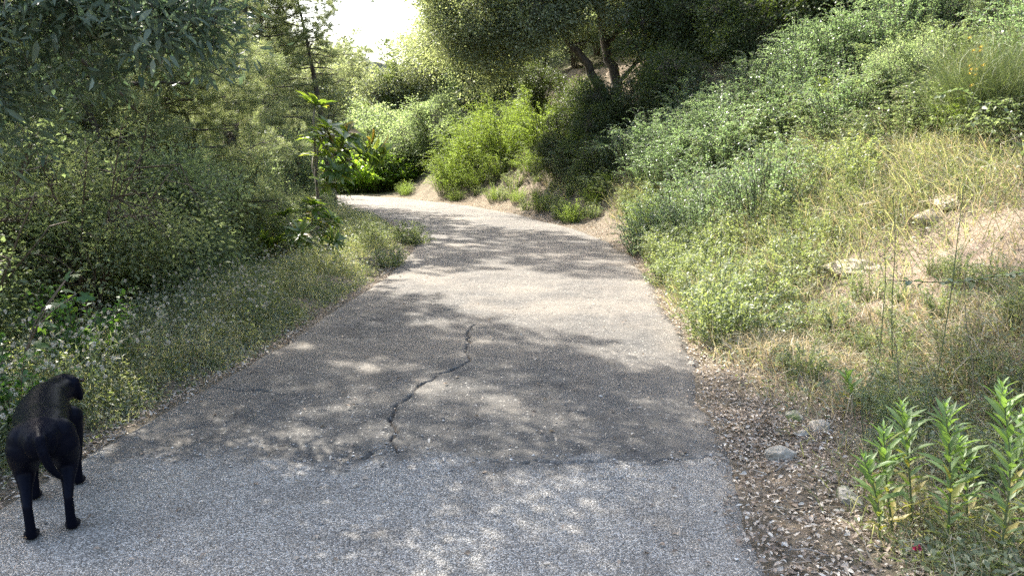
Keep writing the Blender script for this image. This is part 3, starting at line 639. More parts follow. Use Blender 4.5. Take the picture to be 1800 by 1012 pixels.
broad_asset('oleaster', limbs, blobs, 2100, 34, .15, .082, .022, 'oleaster', 'bark', kind='six', seed=77, hole=.43, hs=1.1, twr=.007, upn=.45, droop=.22, outw=.6,
            extra=([((1.75, .1, 2.85), (.8, .8, .5)), ((1.15, 0, 2.35), (.45, .6, .5)), ((2.35, .3, 2.75), (.5, .5, .28)), ((.9, -.1, 2.9), (.5, .6, .5))], 330, 30, .1))
place('oleaster', 'overhanging_tree', (-4.35, 4.5, gz(-4.35, 4.5)), 0, 1, 'grey-green narrow-leaved tree drooping into the upper left corner', 'tree')

# ---- far side of the bend
BG = [('bg_tree', 'broadleaf_tree', -2.0, 29.5, .82, .3, 'round broadleaf tree with a dark trunk, left of the big oak'),
      ('bg_tree', 'broadleaf_tree', -5.2, 36, .85, 2.2, 'broadleaf tree under the open patch of sky'),
      ('bg_tree', 'broadleaf_tree', .9, 33, 1.15, 4.0, 'broadleaf tree standing close behind the oak crown'),
      ('bg_tree', 'broadleaf_tree', -13.5, 37, 1.0, 5.2, 'broadleaf tree behind the pines where the road bends out of sight')]
for k, nm, x, y, s, rz, lab in BG: place(k, nm, (x, y, gz(x, y) - .2), rz, s, lab, 'tree', 'broadleaf trees past the bend')
PF = [(-6.9, 34, .52, .2, 'pale green young pine above the lime bush'), (-5.6, 35.5, .8, 1.4, 'pale young pine in front of the grey cliff'), (-12.8, 30, .8, 2.5, 'pale young pine beside the left wood'), (-4.6, 40, .9, 3.3, 'slim pale pine rising below the far cliff'), (-12, 41, 1.1, 4.4, 'pale pine beyond the left wood')]
for x, y, s, rz, lab in PF: place('pine_far', 'young_pine', (x, y, gz(x, y) - .2), rz, s, lab, 'pine tree', 'young pines past the bend')
FP = [(-16.5, 84, .75, .3), (-14.2, 86, .85, 1.8), (-12.6, 83, .7, 2.9), (-18.5, 88, .9, 3.7), (-10.5, 90, .9, 4.6), (-21, 86, .9, 5.5)]
FL = ['hazy far pine on the hilltop, tallest against the white sky', 'hazy far pine standing next to the tallest hilltop one', 'hazy far pine over the right end of the cliff', 'hazy far pine over the left end of the cliff', 'hazy far pine nearest the broadleaf crown', 'hazy far pine half hidden by the left wood']
for (x, y, s, rz), lab in zip(FP, FL): place('pine_far', 'hilltop_pine', (x, y, gz(x, y) - .3), rz, s, lab, 'pine tree', 'far pines on the hill')
BS = [(-3.9, 29.0, 1.0, .2, 'dark shrub on the far side of the road bend'), (-2.6, 27.6, .8, 1.3, 'green shrub beside the tip of the right bank'), (-5.2, 30.5, 1.2, 2.3, 'dark shrub behind the right part of the lime bush'), (-10.2, 28.4, 1.0, 3.0, 'shrub behind the left part of the lime bush'), (-1.1, 28.0, .9, 4.0, 'shrub in front of the dark trunk past the bend'), (-12.5, 28, 1.1, 5.0, 'shrub past the bend beside the left wood')]
for x, y, s, rz, lab in BS: place('bg_shrub', 'shrub', (x, y, gz(x, y) - .1), rz, s, lab, 'shrub', 'shrubs on the far side of the bend', ('stem', 'foliage'))
for x, y, s, rz, lab in [(2.1, 25.6, 1.0, .4, 'sunlit yellowish shrub seen through the oak fork'), (1.0, 26.5, 1.1, 2.0, 'yellowish shrub left of the one in the oak fork'), (3.0, 27.5, 1.2, 3.0, 'yellowish shrub at the back of the oak fork')]: place('shrub_b', 'shrub', (x, y, gz(x, y) - .1), rz, s, lab, 'shrub', 'yellowish shrubs behind the oak', ('stem', 'foliage'))
place('lime_a', 'lime_bush', (-5.6, 28.2, gz(-5.6, 28.2)), 0, 1.5, 'bright lime green leafy bush at the outside of the bend', 'bush')
place('lime_a', 'lime_bush', (-4.4, 28.4, gz(-4.4, 28.4)), 2, 1.1, 'smaller lime bush joined to the right of the brightest one', 'bush')
def rough_rock(name, loc, size, mat, label, seed, sub=4, cat='rock', rz=0, group=None):
    bm = bmesh.new(); bmesh.ops.create_icosphere(bm, subdivisions=sub, radius=1)
    V = np.array([v.co[:] for v in bm.verts]); n = 1 + (fnoise(V + seed, 1.1, seed, 4) - .5) * .95 + (fnoise(V + seed, 4, seed + 3, 3) - .5) * .3
    q = np.random.default_rng(seed)
    V = V * n[:, None]
    for _ in range(7):                                                # knock flat faces off
        d = nrm(q.normal(size=3)); k = V @ d; lim = .55 + .25 * q.random(); V = V - np.maximum(k - lim, 0)[:, None] * d * .9
    V = V * np.array(size)
    for v, c in zip(bm.verts, V): v.co = c
    me = bpy.data.meshes.new(name); bm.to_mesh(me); bm.free(); me.materials.append(M[mat])
    o = link(name, me); o.location = loc; o.rotation_euler = (0, 0, rz); return tag(o, label, cat, group)
rough_rock('cliff', (-16, 79, gz(-16, 79) + 1.2), (5.5, 3, 3.0), 'mossrock', 'hazy grey cliff face below the far hilltop pines', 5, 5, 'cliff')

place('lime_a', 'lime_bush', (-7.1, 28.0, gz(-7.1, 28.0)), 4, 1.0, 'lime bush joined to the left of the brightest one, behind the loquat', 'bush')
# ---- loquat
def loquat(key, h, stems, seed, L=.24):
    q = np.random.default_rng(seed); sm = MB(); lm = MB()
    for pts, r0 in stems:
        p = curve_pts(pts, 10, .008); add_tube(sm, p, r0, r0 * .4, 6)
        for fr, k in ((1.0, 18), (.88, 11), (.76, 8)):
            i = min(9, max(1, int(fr * 9))); T = nrm(p[i] - p[i - 1]); a = np.arange(k) * 2.4 + q.random() * 6
            ref = nrm(np.cross(T, np.array([.3, .2, 1.0]))); ref2 = np.cross(T, ref)
            D = nrm(T * (.25 + .7 * q.random(k)[:, None] * (fr == 1.0)) + ref * np.cos(a)[:, None] + ref2 * np.sin(a)[:, None] + np.array([0, 0, -.05])); N = nrm(T[None] * .9 + np.array([0, 0, .6]) + q.normal(size=(k, 3)) * .2)
            add_leaf(lm, np.repeat(p[i][None], k, 0) + q.normal(size=(k, 3)) * .02, D, N, L * (.6 + .5 * q.random(k)), L * .36 * (.7 + .4 * q.random(k)), 'six', q.random(k), 0, .28, .22)
    ASSETS[key] = [(sm.mesh('stem', M['greybark']), 'stem'), (lm.mesh('foliage', M['loquat']), 'foliage')]
loquat('loquat_tall', 2, [([(0, 0, -.1), (.02, 0, .6), (0, 0, 1.2), (.03, 0, 1.75)], .022), ([(.01, 0, .9), (.2, .1, 1.2), (.4, .05, 1.45)], .013), ([(.01, 0, .7), (.25, -.1, 1.0), (.55, -.1, 1.2)], .013), ([(.01, 0, .8), (-.05, .2, 1.2), (.2, .3, 1.35)], .012), ([(.01, 0, 1.0), (.1, -.15, 1.3), (.22, -.2, 1.5)], .011), ([(.2, .1, 1.2), (.5, .1, 1.3), (.72, .1, 1.25)], .01), ([(.01, 0, .6), (.15, -.2, .8), (.3, -.25, 1.0)], .01)], 51)
loquat('loquat_low', .8, [([(0, 0, -.05), (-.1, 0, .3), (-.22, 0, .6)], .012), ([(.05, 0, -.05), (.06, .1, .4), (.08, .1, .72)], .012), ([(.1, 0, -.05), (.2, 0, .3), (.32, 0, .55)], .012), ([(0, 0, 0), (-.25, -.1, .2), (-.42, -.1, .35)], .01), ([(0, -.1, 0), (.05, -.2, .2), (.05, -.3, .4)], .01), ([(.1, -.1, 0), (.25, -.2, .2), (.4, -.2, .3)], .01)], 52, .2)
place('loquat_tall', 'loquat_sapling', (-2.95, 11.2, gz(-2.95, 11.2)), 0, 1.3, 'slim loquat sapling with rosettes of big ribbed leaves', 'sapling')
place('loquat_low', 'loquat_sprout', (-2.9, 10.3, gz(-2.9, 10.3)), 0, 1.15, 'low glossy loquat sprouts at the foot of the sapling', 'plant')
# broad-leaved vine by the dog
q = np.random.default_rng(61); e = empty('vine', (-2.95, 4.15, gz(-2.95, 4.15)), 0, 'vine with big lobed leaves at the left edge above the dog', 'vine')
sm = MB(); lm = MB()
for i in range(10):
    a = q.random() * 6.28; p = curve_pts([(0, 0, -.1), (math.cos(a) * .15, math.sin(a) * .15, .45), (math.cos(a) * .4, math.sin(a) * .35, .5 + .55 * q.random())], 8); add_tube(sm, p, .006, .003, 4, q.random())
    k = 6; pos = p[2:8]; D = nrm(np.stack([np.cos(a + q.normal(size=k)), np.sin(a + q.normal(size=k)) - .3, q.normal(size=k) * .3], 1)); N = nrm(np.array([0, -.35, 1]) + q.normal(size=(k, 3)) * .3)
    add_leaf(lm, pos + D * .04, D, N, .1 * (.7 + .6 * q.random(k)), .1, 'lobed', q.random(k), 0, .2)
sm.build('stem', M['brownstem'], e); lm.build('foliage', M['big'], e)
for x, y, s, rz, lab in [(-2.75, 3.75, .8, .2, 'low climber tangle just left of the dog'), (-2.9, 4.9, .9, 1.2, 'climber tangle between the vine and the white flowers'), (-3.2, 3.3, .9, 2.2, 'climber tangle at the left edge beside the dog')]:
    place('climber', 'climber', (x, y, gz(x, y)), rz, s, lab, 'climber', 'climbers behind the dog')

# ---- the big oak on the bank
ox, oy = 2.75, 21.5; oz = gz(ox, oy) - .2
limbs = [([(0, 0, -.3), (-.15, -.1, .5), (-.7, -.2, 1.3), (-1.4, -.4, 2.2), (-2.2, -.7, 2.7), (-3.4, -1.0, 3.3)], .17, .04), ([(.2, 0, -.3), (.2, 0, .7), (-.1, .1, 1.8), (-.3, .2, 2.8), (-.2, .3, 4.5), (0, .4, 6)], .19, .05),
         ([(-.3, .2, 2.8), (-1.0, .0, 3.6), (-2.0, -.2, 4.6), (-2.9, -.3, 5.6)], .09, .02), ([(-.1, .1, 1.9), (.6, 0, 2.8), (1.4, -.3, 3.8), (2.3, -.5, 4.6)], .1, .02), ([(-2.2, -.7, 2.7), (-2.8, -.3, 2.6), (-3.8, -.2, 2.3)], .05, .012),
         ([(-1.4, -.4, 2.2), (-1.9, -1.2, 3.0), (-2.2, -1.9, 3.2)], .06, .015), ([(.2, 0, .8), (1.0, -.6, 1.8), (1.6, -1.0, 2.4)], .07, .015)]
blobs = [((-2.6, -.6, 3.9), (2.2, 2.0, 1.5)), ((-3.7, -.8, 2.0), (1.5, 1.4, 1.6)), ((-2.5, -1.4, 1.9), (.8, .9, 1.0)), ((-.6, .2, 4.6), (2.2, 2.0, 1.6)), ((2.0, -.4, 4.0), (2.0, 1.9, 1.7)), ((-.9, -1.2, 3.0), (1.7, .9, 1.15)), ((.7, -1.3, 3.1), (1.2, .8, 1.1)), ((1.5, -1.1, 1.9), (.9, .9, 1.0)), ((-1.6, -.2, 6.0), (2.4, 2.2, 1.5)), ((-4.7, -.4, 3.4), (.9, 1.2, 1.0)), ((3.0, -.8, 2.6), (1.2, 1.2, 1.3)), ((.8, -.5, 6), (2.2, 2, 1.4))]
broad_asset('oak', limbs, blobs + [((-1.9, -1.3, 2.5), (1.2, .9, .8)), ((2.2, -1.3, 2.2), (1.1, .8, 1.0)), ((.2, -1.0, 3.3), (1.0, .8, .8))], 5400, 56, .19, .07, .04, 'oak', 'bark', seed=88, hole=.42, hs=1.0, twr=.01)
place('oak', 'oak_tree', (ox, oy, oz), 0, 1.0, 'big evergreen oak with forked dark trunk leaning over the bank', 'oak tree')
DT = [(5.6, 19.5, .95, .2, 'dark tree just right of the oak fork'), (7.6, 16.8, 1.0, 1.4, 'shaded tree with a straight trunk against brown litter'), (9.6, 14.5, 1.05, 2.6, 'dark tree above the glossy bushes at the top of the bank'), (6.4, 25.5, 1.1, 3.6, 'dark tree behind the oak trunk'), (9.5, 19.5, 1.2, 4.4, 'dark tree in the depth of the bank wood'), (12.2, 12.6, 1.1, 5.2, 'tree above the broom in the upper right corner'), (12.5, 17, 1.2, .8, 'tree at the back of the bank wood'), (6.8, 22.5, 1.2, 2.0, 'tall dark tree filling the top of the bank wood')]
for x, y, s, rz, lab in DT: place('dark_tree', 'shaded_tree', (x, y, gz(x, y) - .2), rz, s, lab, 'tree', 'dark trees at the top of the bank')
# bank shrubs, seen from the road: pixel of the foot, asset
BK = [('feather_a', 'feathery_bush', 790, 338, 1.0, 'lowest feathery bush reaching down to the road at the bend'), ('feather_a', 'feathery_bush', 838, 332, .8, 'feathery bush hanging over the left half of the earth cut'), ('feather_a', 'feathery_bush', 800, 318, 1.2, 'bright green feathery bush at the tip of the bank'), ('feather_a', 'feathery_bush', 850, 295, 1.5, 'tallest bright feathery bush on the far bank'), ('feather_a', 'feathery_bush', 905, 275, 1.5, 'feathery bush below the low oak branches'), ('feather_a', 'feathery_bush', 955, 262, 1.3, 'shaded feathery bush left of the oak foot'),
      ('feather_a', 'feathery_bush', 822, 285, 1.3, 'feathery bush between the two tallest at the tip of the bank'), ('feather_a', 'feathery_bush', 880, 312, .9, 'low feathery bush just above the earth cut'), ('feather_a', 'feathery_bush', 870, 250, 1.4, 'feathery bush at the back, under the oak foliage'), ('feather_a', 'feathery_bush', 930, 235, 1.3, 'feathery bush under the oak limb'), ('feather_a', 'feathery_bush', 940, 305, .8, 'small feathery bush on the brow of the earth cut'),
      ('wood_shrub', 'bank_shrub', 1010, 318, .42, 'low dark shrub beside the small bramble on the earth cut'), ('wood_shrub', 'bank_shrub', 1055, 328, .45, 'low dark shrub between the earth cut and the lowest glossy shrub'), ('wood_shrub', 'bank_shrub', 975, 310, .4, 'lowest dark shrub on the earth cut'), ('wood_shrub', 'bank_shrub', 990, 285, .6, 'dark shrub over the right end of the earth cut'), ('wood_shrub', 'bank_shrub', 960, 200, .6, 'shrub behind the feathery bushes, left of the leaning limb'), ('wood_shrub', 'bank_shrub', 1040, 290, .55, 'dark shrub between the earth cut and the glossy shrubs'), ('wood_shrub', 'bank_shrub', 1010, 235, .6, 'dark shrub under the leaning oak limb'), ('wood_shrub', 'bank_shrub', 1075, 245, .55, 'dark shrub covering the oak foot'), ('wood_shrub', 'bank_shrub', 1130, 225, .6, 'dark shrub right of the oak foot'), ('wood_shrub', 'bank_shrub', 1190, 205, .6, 'dark shrub in the shade above the glossy shoots'),
      ('laurel_a', 'glossy_shrub', 1080, 300, .8, 'shaded glossy shrub at the start of the brush'), ('laurel_b', 'glossy_shrub', 1140, 330, .9, 'pale glossy shrub lowest on the bank beside the brown litter'), ('laurel_a', 'glossy_shrub', 1190, 290, .95, 'glossy shrub with shoots over the dark gap'), ('laurel_b', 'glossy_shrub', 1230, 330, .8, 'glossy shrub above the long green grass'), ('laurel_a', 'glossy_shrub', 1270, 245, .9, 'glossy shrub with long upright shoots against the dark wood'), ('laurel_b', 'glossy_shrub', 1330, 215, 1.0, 'silvery glossy shrub midway up the bank'), ('laurel_a', 'glossy_shrub', 1400, 165, 1.0, 'silvery glossy shrub below the tallest shoots'), ('laurel_a', 'glossy_shrub', 1480, 125, 1.05, 'tall bright glossy shrub near the top of the bank'), ('laurel_b', 'glossy_shrub', 1560, 110, 1.1, 'bright glossy shrub left of the broom'), ('laurel_a', 'glossy_shrub', 1620, 75, 1.0, 'glossy shrub at the top edge behind the broom'),
      ('bramble_a', 'bramble', 1300, 285, .9, 'bramble mound where the brush meets the grass'), ('bramble_b', 'bramble', 1370, 260, 1.0, 'bramble mound in the middle of the bank'), ('bramble_a', 'bramble', 1440, 230, .95, 'bramble mound under the silvery shrubs'), ('bramble_b', 'bramble', 1500, 240, 1.0, 'bramble mound over the dry grass'), ('bramble_a', 'bramble', 1560, 200, .9, 'bramble mound below the tall bright shrub'), ('bramble_b', 'bramble', 1620, 205, .9, 'bramble mound left of the arching shoots'), ('bramble_a', 'bramble', 1700, 215, .85, 'bramble mound below the broom'), ('bramble_b', 'bramble', 1790, 250, .8, 'bramble mound at the right edge over bare soil'), ('bramble_b', 'bramble', 1370, 318, .7, 'low bramble spreading into the green grass'),
      ('bramble_b', 'bramble', 1010, 325, .5, 'small bramble on the earth cut below the oak'), ('weedbush', 'weed_clump', 1320, 590, 1.3, 'dark green weed clump at the foot of the bank by the road'), ('weedbush', 'weed_clump', 1180, 500, 1.1, 'weed clump at the right road edge halfway up'), ('weedbush', 'weed_clump', 1390, 560, 1.0, 'weed clump just up the slope from the darkest one')]
for i, (k, nm, px, py, s, lab) in enumerate(BK):
    x, y, z = on_ground(px, py)
    place(k, nm, (x, y, z - .05), i * 2.4, s, lab, {'feathery_bush': 'bush', 'bank_shrub': 'shrub', 'glossy_shrub': 'shrub', 'bramble': 'bramble', 'weed_clump': 'weed'}[nm], {'feathery_bush': 'feathery bushes', 'bank_shrub': 'dark shrubs by the oak', 'glossy_shrub': 'glossy shrubs on the bank', 'bramble': 'brambles on the bank', 'weed_clump': 'weed clumps'}[nm], ('stem', 'foliage'))
def in_poly(x, y, poly):
    c = False; j = len(poly) - 1
    for i in range(len(poly)):
        (xi, yi), (xj, yj) = poly[i], poly[j]
        if (yi > y) != (yj > y) and x < (xj - xi) * (y - yi) / (yj - yi) + xi: c = not c
        j = i
    return c
q = np.random.default_rng(808); taken = []
brush = [(960, 325), (1085, 345), (1140, 455), (1270, 455), (1420, 365), (1490, 305), (1600, 255), (1810, 270), (1810, 40), (1640, 20), (1480, 70), (1380, 130), (1250, 195), (1100, 225), (1000, 280)]
for _ in range(900):
    px, py = q.uniform(950, 1815), q.uniform(20, 460)
    if not in_poly(px, py, brush): continue
    x, y, z = on_ground(px, py)
    if any(math.hypot(x - a, y - b) < .66 for a, b in taken) or len(taken) > 132: continue
    taken.append((x, y)); low = (py - np.interp(px, [950, 1180, 1300, 1450, 1600, 1810], [325, 430, 380, 300, 255, 270])) > -75
    br = q.random() < (.45 if px > 1330 else .16)
    k = ('bramble_a', 'bramble_b')[q.integers(2)] if br else ('laurel_a', 'laurel_b')[q.integers(2)]
    v_ = q.random()
    if v_ < .13: place('shrub_a', 'brush_shrub', (x, y, z - .05), q.random() * 6, .34 + .18 * q.random(), 'dull small-leaved shrub within the brush on the right bank', 'shrub', 'dull shrubs in the brush', ('stem', 'foliage')); continue
    if v_ < .2: place('feather_a', 'brush_broom', (x, y, z - .05), q.random() * 6, .6 + .3 * q.random(), 'fine feathery plant within the brush on the right bank', 'plant', 'feathery plants in the brush', ('stem', 'foliage')); continue
    place(k, 'bramble' if br else 'glossy_shrub', (x, y, z - .05), q.random() * 6, (.75 + .35 * q.random()) * (1.0 if not br else .85), 'bramble trailing through the unbroken brush on the right bank' if br else 'glossy shrub merging into the unbroken brush on the right bank', 'bramble' if br else 'shrub', 'brambles in the brush' if br else 'glossy shrubs in the brush', ('stem', 'foliage'))
herb = [(1085, 350), (1180, 345), (1320, 315), (1480, 300), (1560, 330), (1480, 420), (1400, 500), (1330, 600), (1250, 600), (1190, 530), (1140, 440)]; tk = []
for _ in range(700):
    px, py = q.uniform(1085, 1560), q.uniform(300, 600)
    if not in_poly(px, py, herb): continue
    x, y, z = on_ground(px, py)
    if any(math.hypot(x - a, y - b) < .36 for a, b in tk) or len(tk) > 120: continue
    tk.append((x, y)); place('herb', 'tall_weed', (x, y, z - .03), q.random() * 6, .7 + .6 * q.random(), 'pale leafy weed in the soft green growth low on the right bank', 'weed', 'pale weeds low on the right bank', ('stem', 'foliage'))
nc = 0
for _ in range(600):
    x, y = q.uniform(-4.5, 3.5), q.uniform(12.5, 26.5); s0, t0 = road_coords([(x, y)]); r_ = s0[0] - WH
    if r_ < .4 or r_ > 3.0 or any(math.hypot(x - a, y - b) < .38 for a, b in tk) or nc > 64: continue
    nc += 1; tk.append((x, y)); k = q.random() < .6
    place('herb' if k else 'feather_a', 'cut_weed', (x, y, gz(x, y) - .04), q.random() * 6, (.6 + .6 * q.random()) if k else .3 + .25 * q.random(), 'small weed rooted in the earth cut below the oak', 'weed', 'weeds of the earth cut', ('stem', 'foliage'))
for _ in range(300):
    x, y = q.uniform(1.6, 3.6), q.uniform(3.1, 6.5); s0, t0 = road_coords([(x, y)])
    if s0[0] - WH < .55 + .5 * q.random() or any(math.hypot(x - a, y - b) < .26 for a, b in tk) or len(tk) > 165: continue
    tk.append((x, y)); place('herb', 'low_weed', (x, y, gz(x, y) - .03), q.random() * 6, .3 + .35 * q.random(), 'low weed among the litter and dry stalks at the lower right', 'weed', 'low weeds at the lower right', ('stem', 'foliage'))
for _ in range(400):
    x, y = q.uniform(1.5, 17), q.uniform(10, 31); s0, t0 = road_coords([(x, y)])
    r_ = s0[0] - WH
    if r_ < (4.0 if y < 19 else 3.4) or r_ > 13 or (y < 33 and -.12 < x / y - ox / oy < .035): continue
    if any(math.hypot(x - a, y - b) < 1.25 for a, b in taken): continue
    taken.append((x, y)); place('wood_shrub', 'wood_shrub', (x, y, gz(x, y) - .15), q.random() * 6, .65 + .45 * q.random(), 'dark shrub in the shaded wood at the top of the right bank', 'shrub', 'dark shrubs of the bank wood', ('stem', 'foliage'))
    if len(taken) > 200: break
for _ in range(300):
    a, d_ = q.uniform(-.72, .5), q.uniform(34, 74); x, y = a * d_, d_
    if any(math.hypot(x - a_, y - b_) < 3.6 for a_, b_ in taken) or (-.24 < a < -.11): continue
    taken.append((x, y)); place('bg_tree', 'distant_tree', (x, y, gz(x, y) - .3), q.random() * 6, .75 + .45 * q.random(), 'tree of the far wood behind the road bend', 'tree', 'trees of the far wood')
for _ in range(300):
    x, y = q.uniform(-24, -7.5), q.uniform(5, 30)
    if x > -.31 * y - 4.6 or any(math.hypot(x - a_, y - b_) < 2.1 for a_, b_ in taken): continue
    taken.append((x, y)); k = x < -13.5 and q.random() < .7
    place('pine_b' if k else 'bg_shrub', 'wood_pine' if k else 'wood_bush', (x, y, gz(x, y) - .2), q.random() * 6, .8 + .4 * q.random(), 'pine in the depth of the left wood' if k else 'bush in the depth of the left wood', 'pine tree' if k else 'bush', 'pines deep in the left wood' if k else 'bushes deep in the left wood')
for px, py, s, lab in [(735, 432, 1.0, 'green weed jutting onto the road on the left'), (712, 425, 1.2, 'weed clump behind the one that juts onto the road'), (690, 470, .9, 'weed clump on the left verge before the bare patch'), (650, 430, 1.2, 'weed clump at the back of the left verge')]:
    x, y, z = on_ground(px, py); place('weedbush', 'weed_clump', (x, y, z), px, s, lab, 'weed', 'weed clumps', ('stem', 'foliage'))
# broom in the upper right corner
q = np.random.default_rng(91); bx_, by_, bz_ = on_ground(1745, 235); e = empty('broom', (bx_, by_, bz_), 0, 'fine-stemmed green broom with yellow flowers, upper right corner', 'bush')
sm = MB(); fm = MB(); n = 900
b = q.normal(size=(n, 3)) * (.22, .22, .02); D = nrm(np.column_stack([q.normal(size=(n, 2)) * .42, np.ones(n)])); Ln = .8 + .6 * q.random(n)
add_blade(sm, b, D, np.column_stack([q.normal(size=(n, 2)) * .3, -.25 * np.ones(n)]), Ln, .006, q.random(n))
k = 5; idx = np.repeat(np.arange(n), k); u = .35 + .6 * q.random(n * k); pp = b[idx] + D[idx] * (Ln[idx] * u * .8)[:, None]
add_blade(sm, pp, nrm(D[idx] + q.normal(size=(n * k, 3)) * .45), q.normal(size=(n * k, 3)) * .3, .18 + .2 * q.random(n * k), .004, q.random(n * k))
sm.build('foliage', M['broom'], e)
fm_ = MB(); add_leaf(fm_, np.zeros((6, 3)), rand_dir(6, q) + (0, 0, .4), rand_dir(6, q), .03, .026, 'quad'); fme = fm_.mesh('flower', M['yellow'])
for c in np.array([-.45, -.25, .75]) + q.normal(size=(12, 3)) * (.06, .06, .14): o = link('flower', fme, e); o.location = tuple(c)

# ------------------------------------------------------------------ grass, weeds, litter (uncountable)
def scatter(n, x0, x1, y0, y1, dens, seed):
    q = np.random.default_rng(seed); out = []; tot = 0
    while tot < n:
        y = y0 * (y1 / y0) ** q.random(n); x = x0 + (x1 - x0) * q.random(n); p = np.stack([x, y], 1)
        s, t = road_coords(p); keep = q.random(n) < dens(p, s, t); out.append(np.column_stack([p, s, t])[keep]); tot += keep.sum()
        if len(out) > 60: break
    A = np.concatenate(out)[:n]; xy = A[:, :2]
    return np.column_stack([xy, ground_z(xy)]), A[:, 2], A[:, 3], q
# left verge
def dl(p, s, t):
    l = -s - WH + edge_noise(p) * .3; return smooth(-.02, .18, l) * (1 - smooth(1.2, 2.2, l)) * (.12 + .88 * smooth(.36, .62, fnoise(p, 2.3, 201)))
P, s, t, q = scatter(46000, -7, -.9, 2.4, 26, dl, 301); n = len(P)
l = -s - WH; hgt = (.06 + .2 * smooth(0, .8, l)) * (.5 + .9 * fnoise(P[:, :2], 1.2, 205)); dryv = fnoise(P[:, :2], .9, 207)
mb = MB(); D = nrm(np.column_stack([q.normal(size=(n, 2)) * .35, np.ones(n)]))
add_blade(mb, P - (0, 0, .02), D, np.column_stack([q.normal(size=(n, 2)) * .6, -.3 * np.ones(n)]), hgt * (.5 + .8 * q.random(n)), .0032 + .003 * q.random(n) + .0003 * P[:, 1], np.clip(q.random(n) * .75 + (dryv - .27) * 1.0 + smooth(9, 16, P[:, 1]) * .18, 0, 1))
ks = q.integers(0, n, 7000); sp_ = P[ks] + np.column_stack([q.normal(size=(7000, 2)) * .05, hgt[ks] * (.8 + .5 * q.random(7000))])
add_leaf(mb, sp_, nrm(q.normal(size=(7000, 3)) + (0, 0, 1)), rand_dir(7000, q), .012 + .012 * q.random(7000), .006, 'quad', .88 + .12 * q.random(7000))
tag(mb.build('verge_grass', M['grass']), 'tangled green and straw grass along the left road edge', 'grass', kind='stuff')
P, s, t, q = scatter(60000, -7, -.9, 2.4, 24, dl, 302); n = len(P)
mb = MB(); hz = q.random(n) * .3 * smooth(0, .6, -s - WH) * (.4 + fnoise(P[:, :2], 1.2, 205))
add_leaf(mb, P + np.column_stack([np.zeros((n, 2)), hz]), nrm(q.normal(size=(n, 3)) * (1, 1, .5)), nrm(q.normal(size=(n, 3)) * .5 + (0, 0, 1)), .022 + .022 * q.random(n), .010 + .008 * q.random(n), 'quad', q.random(n))
tag(mb.build('verge_weeds', M['weed']), 'low leafy weeds between the grass of the left verge', 'weeds', kind='stuff')
# right bank: green grass low down, straw higher up
def litter_w(t): return np.interp(t, [0, 3, 4.5, 5.6, 8.5, 12, 15, 20], [.45, .45, .4, .15, .12, .35, .95, .8])
def green_mask(p): return smooth(.4, .62, fnoise(p, .55, 211) - .03 + .28 * smooth(5.8, 8.5, p[:, 1]) + .22 * (1 - smooth(3.9, 5.2, p[:, 1])))
def dr(p, s, t):
    r = s - WH + edge_noise(p) * .4; r0 = litter_w(t)
    return smooth(r0 - .2, r0 + .5, r) * (1 - smooth(4.5, 7, r)) * np.clip(.2 + 1.3 * (fnoise(p, 1.3, 213) - .25), .05, 1) * (1 - .45 * smooth(14.5, 17, p[:, 1])) * (1 - .5 * smooth(1.2, 2.2, r) * (1 - smooth(6.5, 8.5, p[:, 1]))) * (1 - .72 * np.exp(-((p[:, 0] - 3.7) / 1.0) ** 2 - ((p[:, 1] - 6.4) / 1.1) ** 2))
P, s, t, q = scatter(95000, .9, 10.5, 2.3, 20, dr, 303); n = len(P)
gm = green_mask(P[:, :2]); sel = q.random(n) < (.1 + .6 * gm); lean = np.column_stack([-.25 + q.normal(size=n) * .5, -.15 + q.normal(size=n) * .45, np.ones(n)])
hgt = (.1 + .2 * fnoise(P[:, :2], 1.1, 215)) * (.5 + q.random(n)) * (1 + .8 * gm) * (.42 + .58 * smooth(3.0, 4.0, P[:, 1]))
for nm, k, mt, lab in (('green_grass', sel, 'grass', 'soft green grass on the lower slope of the right bank'), ('dry_grass', ~sel, 'straw', 'straw coloured dry grass on the bare right bank')):
    mb = MB(); m_ = k.sum()
    add_blade(mb, P[k] - (0, 0, .02), lean[k], np.column_stack([q.normal(size=(m_, 2)) * .7, -.45 * np.ones(m_)]), hgt[k], .003 + .003 * q.random(m_) + .00035 * P[k, 1], q.random(m_) * (.85 if mt == 'grass' else 1))
    tag(mb.build(nm, M[mt]), lab, 'grass', kind='stuff')
P, s, t, q = scatter(70000, .9, 11, 2.3, 20, lambda p, s, t: dr(p, s, t) * np.clip(.15 + 1.6 * (fnoise(p, .9, 219) - .35), .04, 1), 304); n = len(P)
mb = MB(); hz = q.random(n) * .22 * (.3 + green_mask(P[:, :2])) * (.4 + .6 * smooth(3.0, 4.0, P[:, 1]))
add_leaf(mb, P + np.column_stack([np.zeros((n, 2)), hz]), nrm(q.normal(size=(n, 3)) * (1, 1, .5)), nrm(q.normal(size=(n, 3)) * .5 + (-.2, -.1, 1)), .02 + .025 * q.random(n), .012 + .009 * q.random(n), 'quad', q.random(n))
tag(mb.build('bank_weeds', M['weed']), 'small leafy ground cover on the right bank', 'ground cover', kind='stuff')
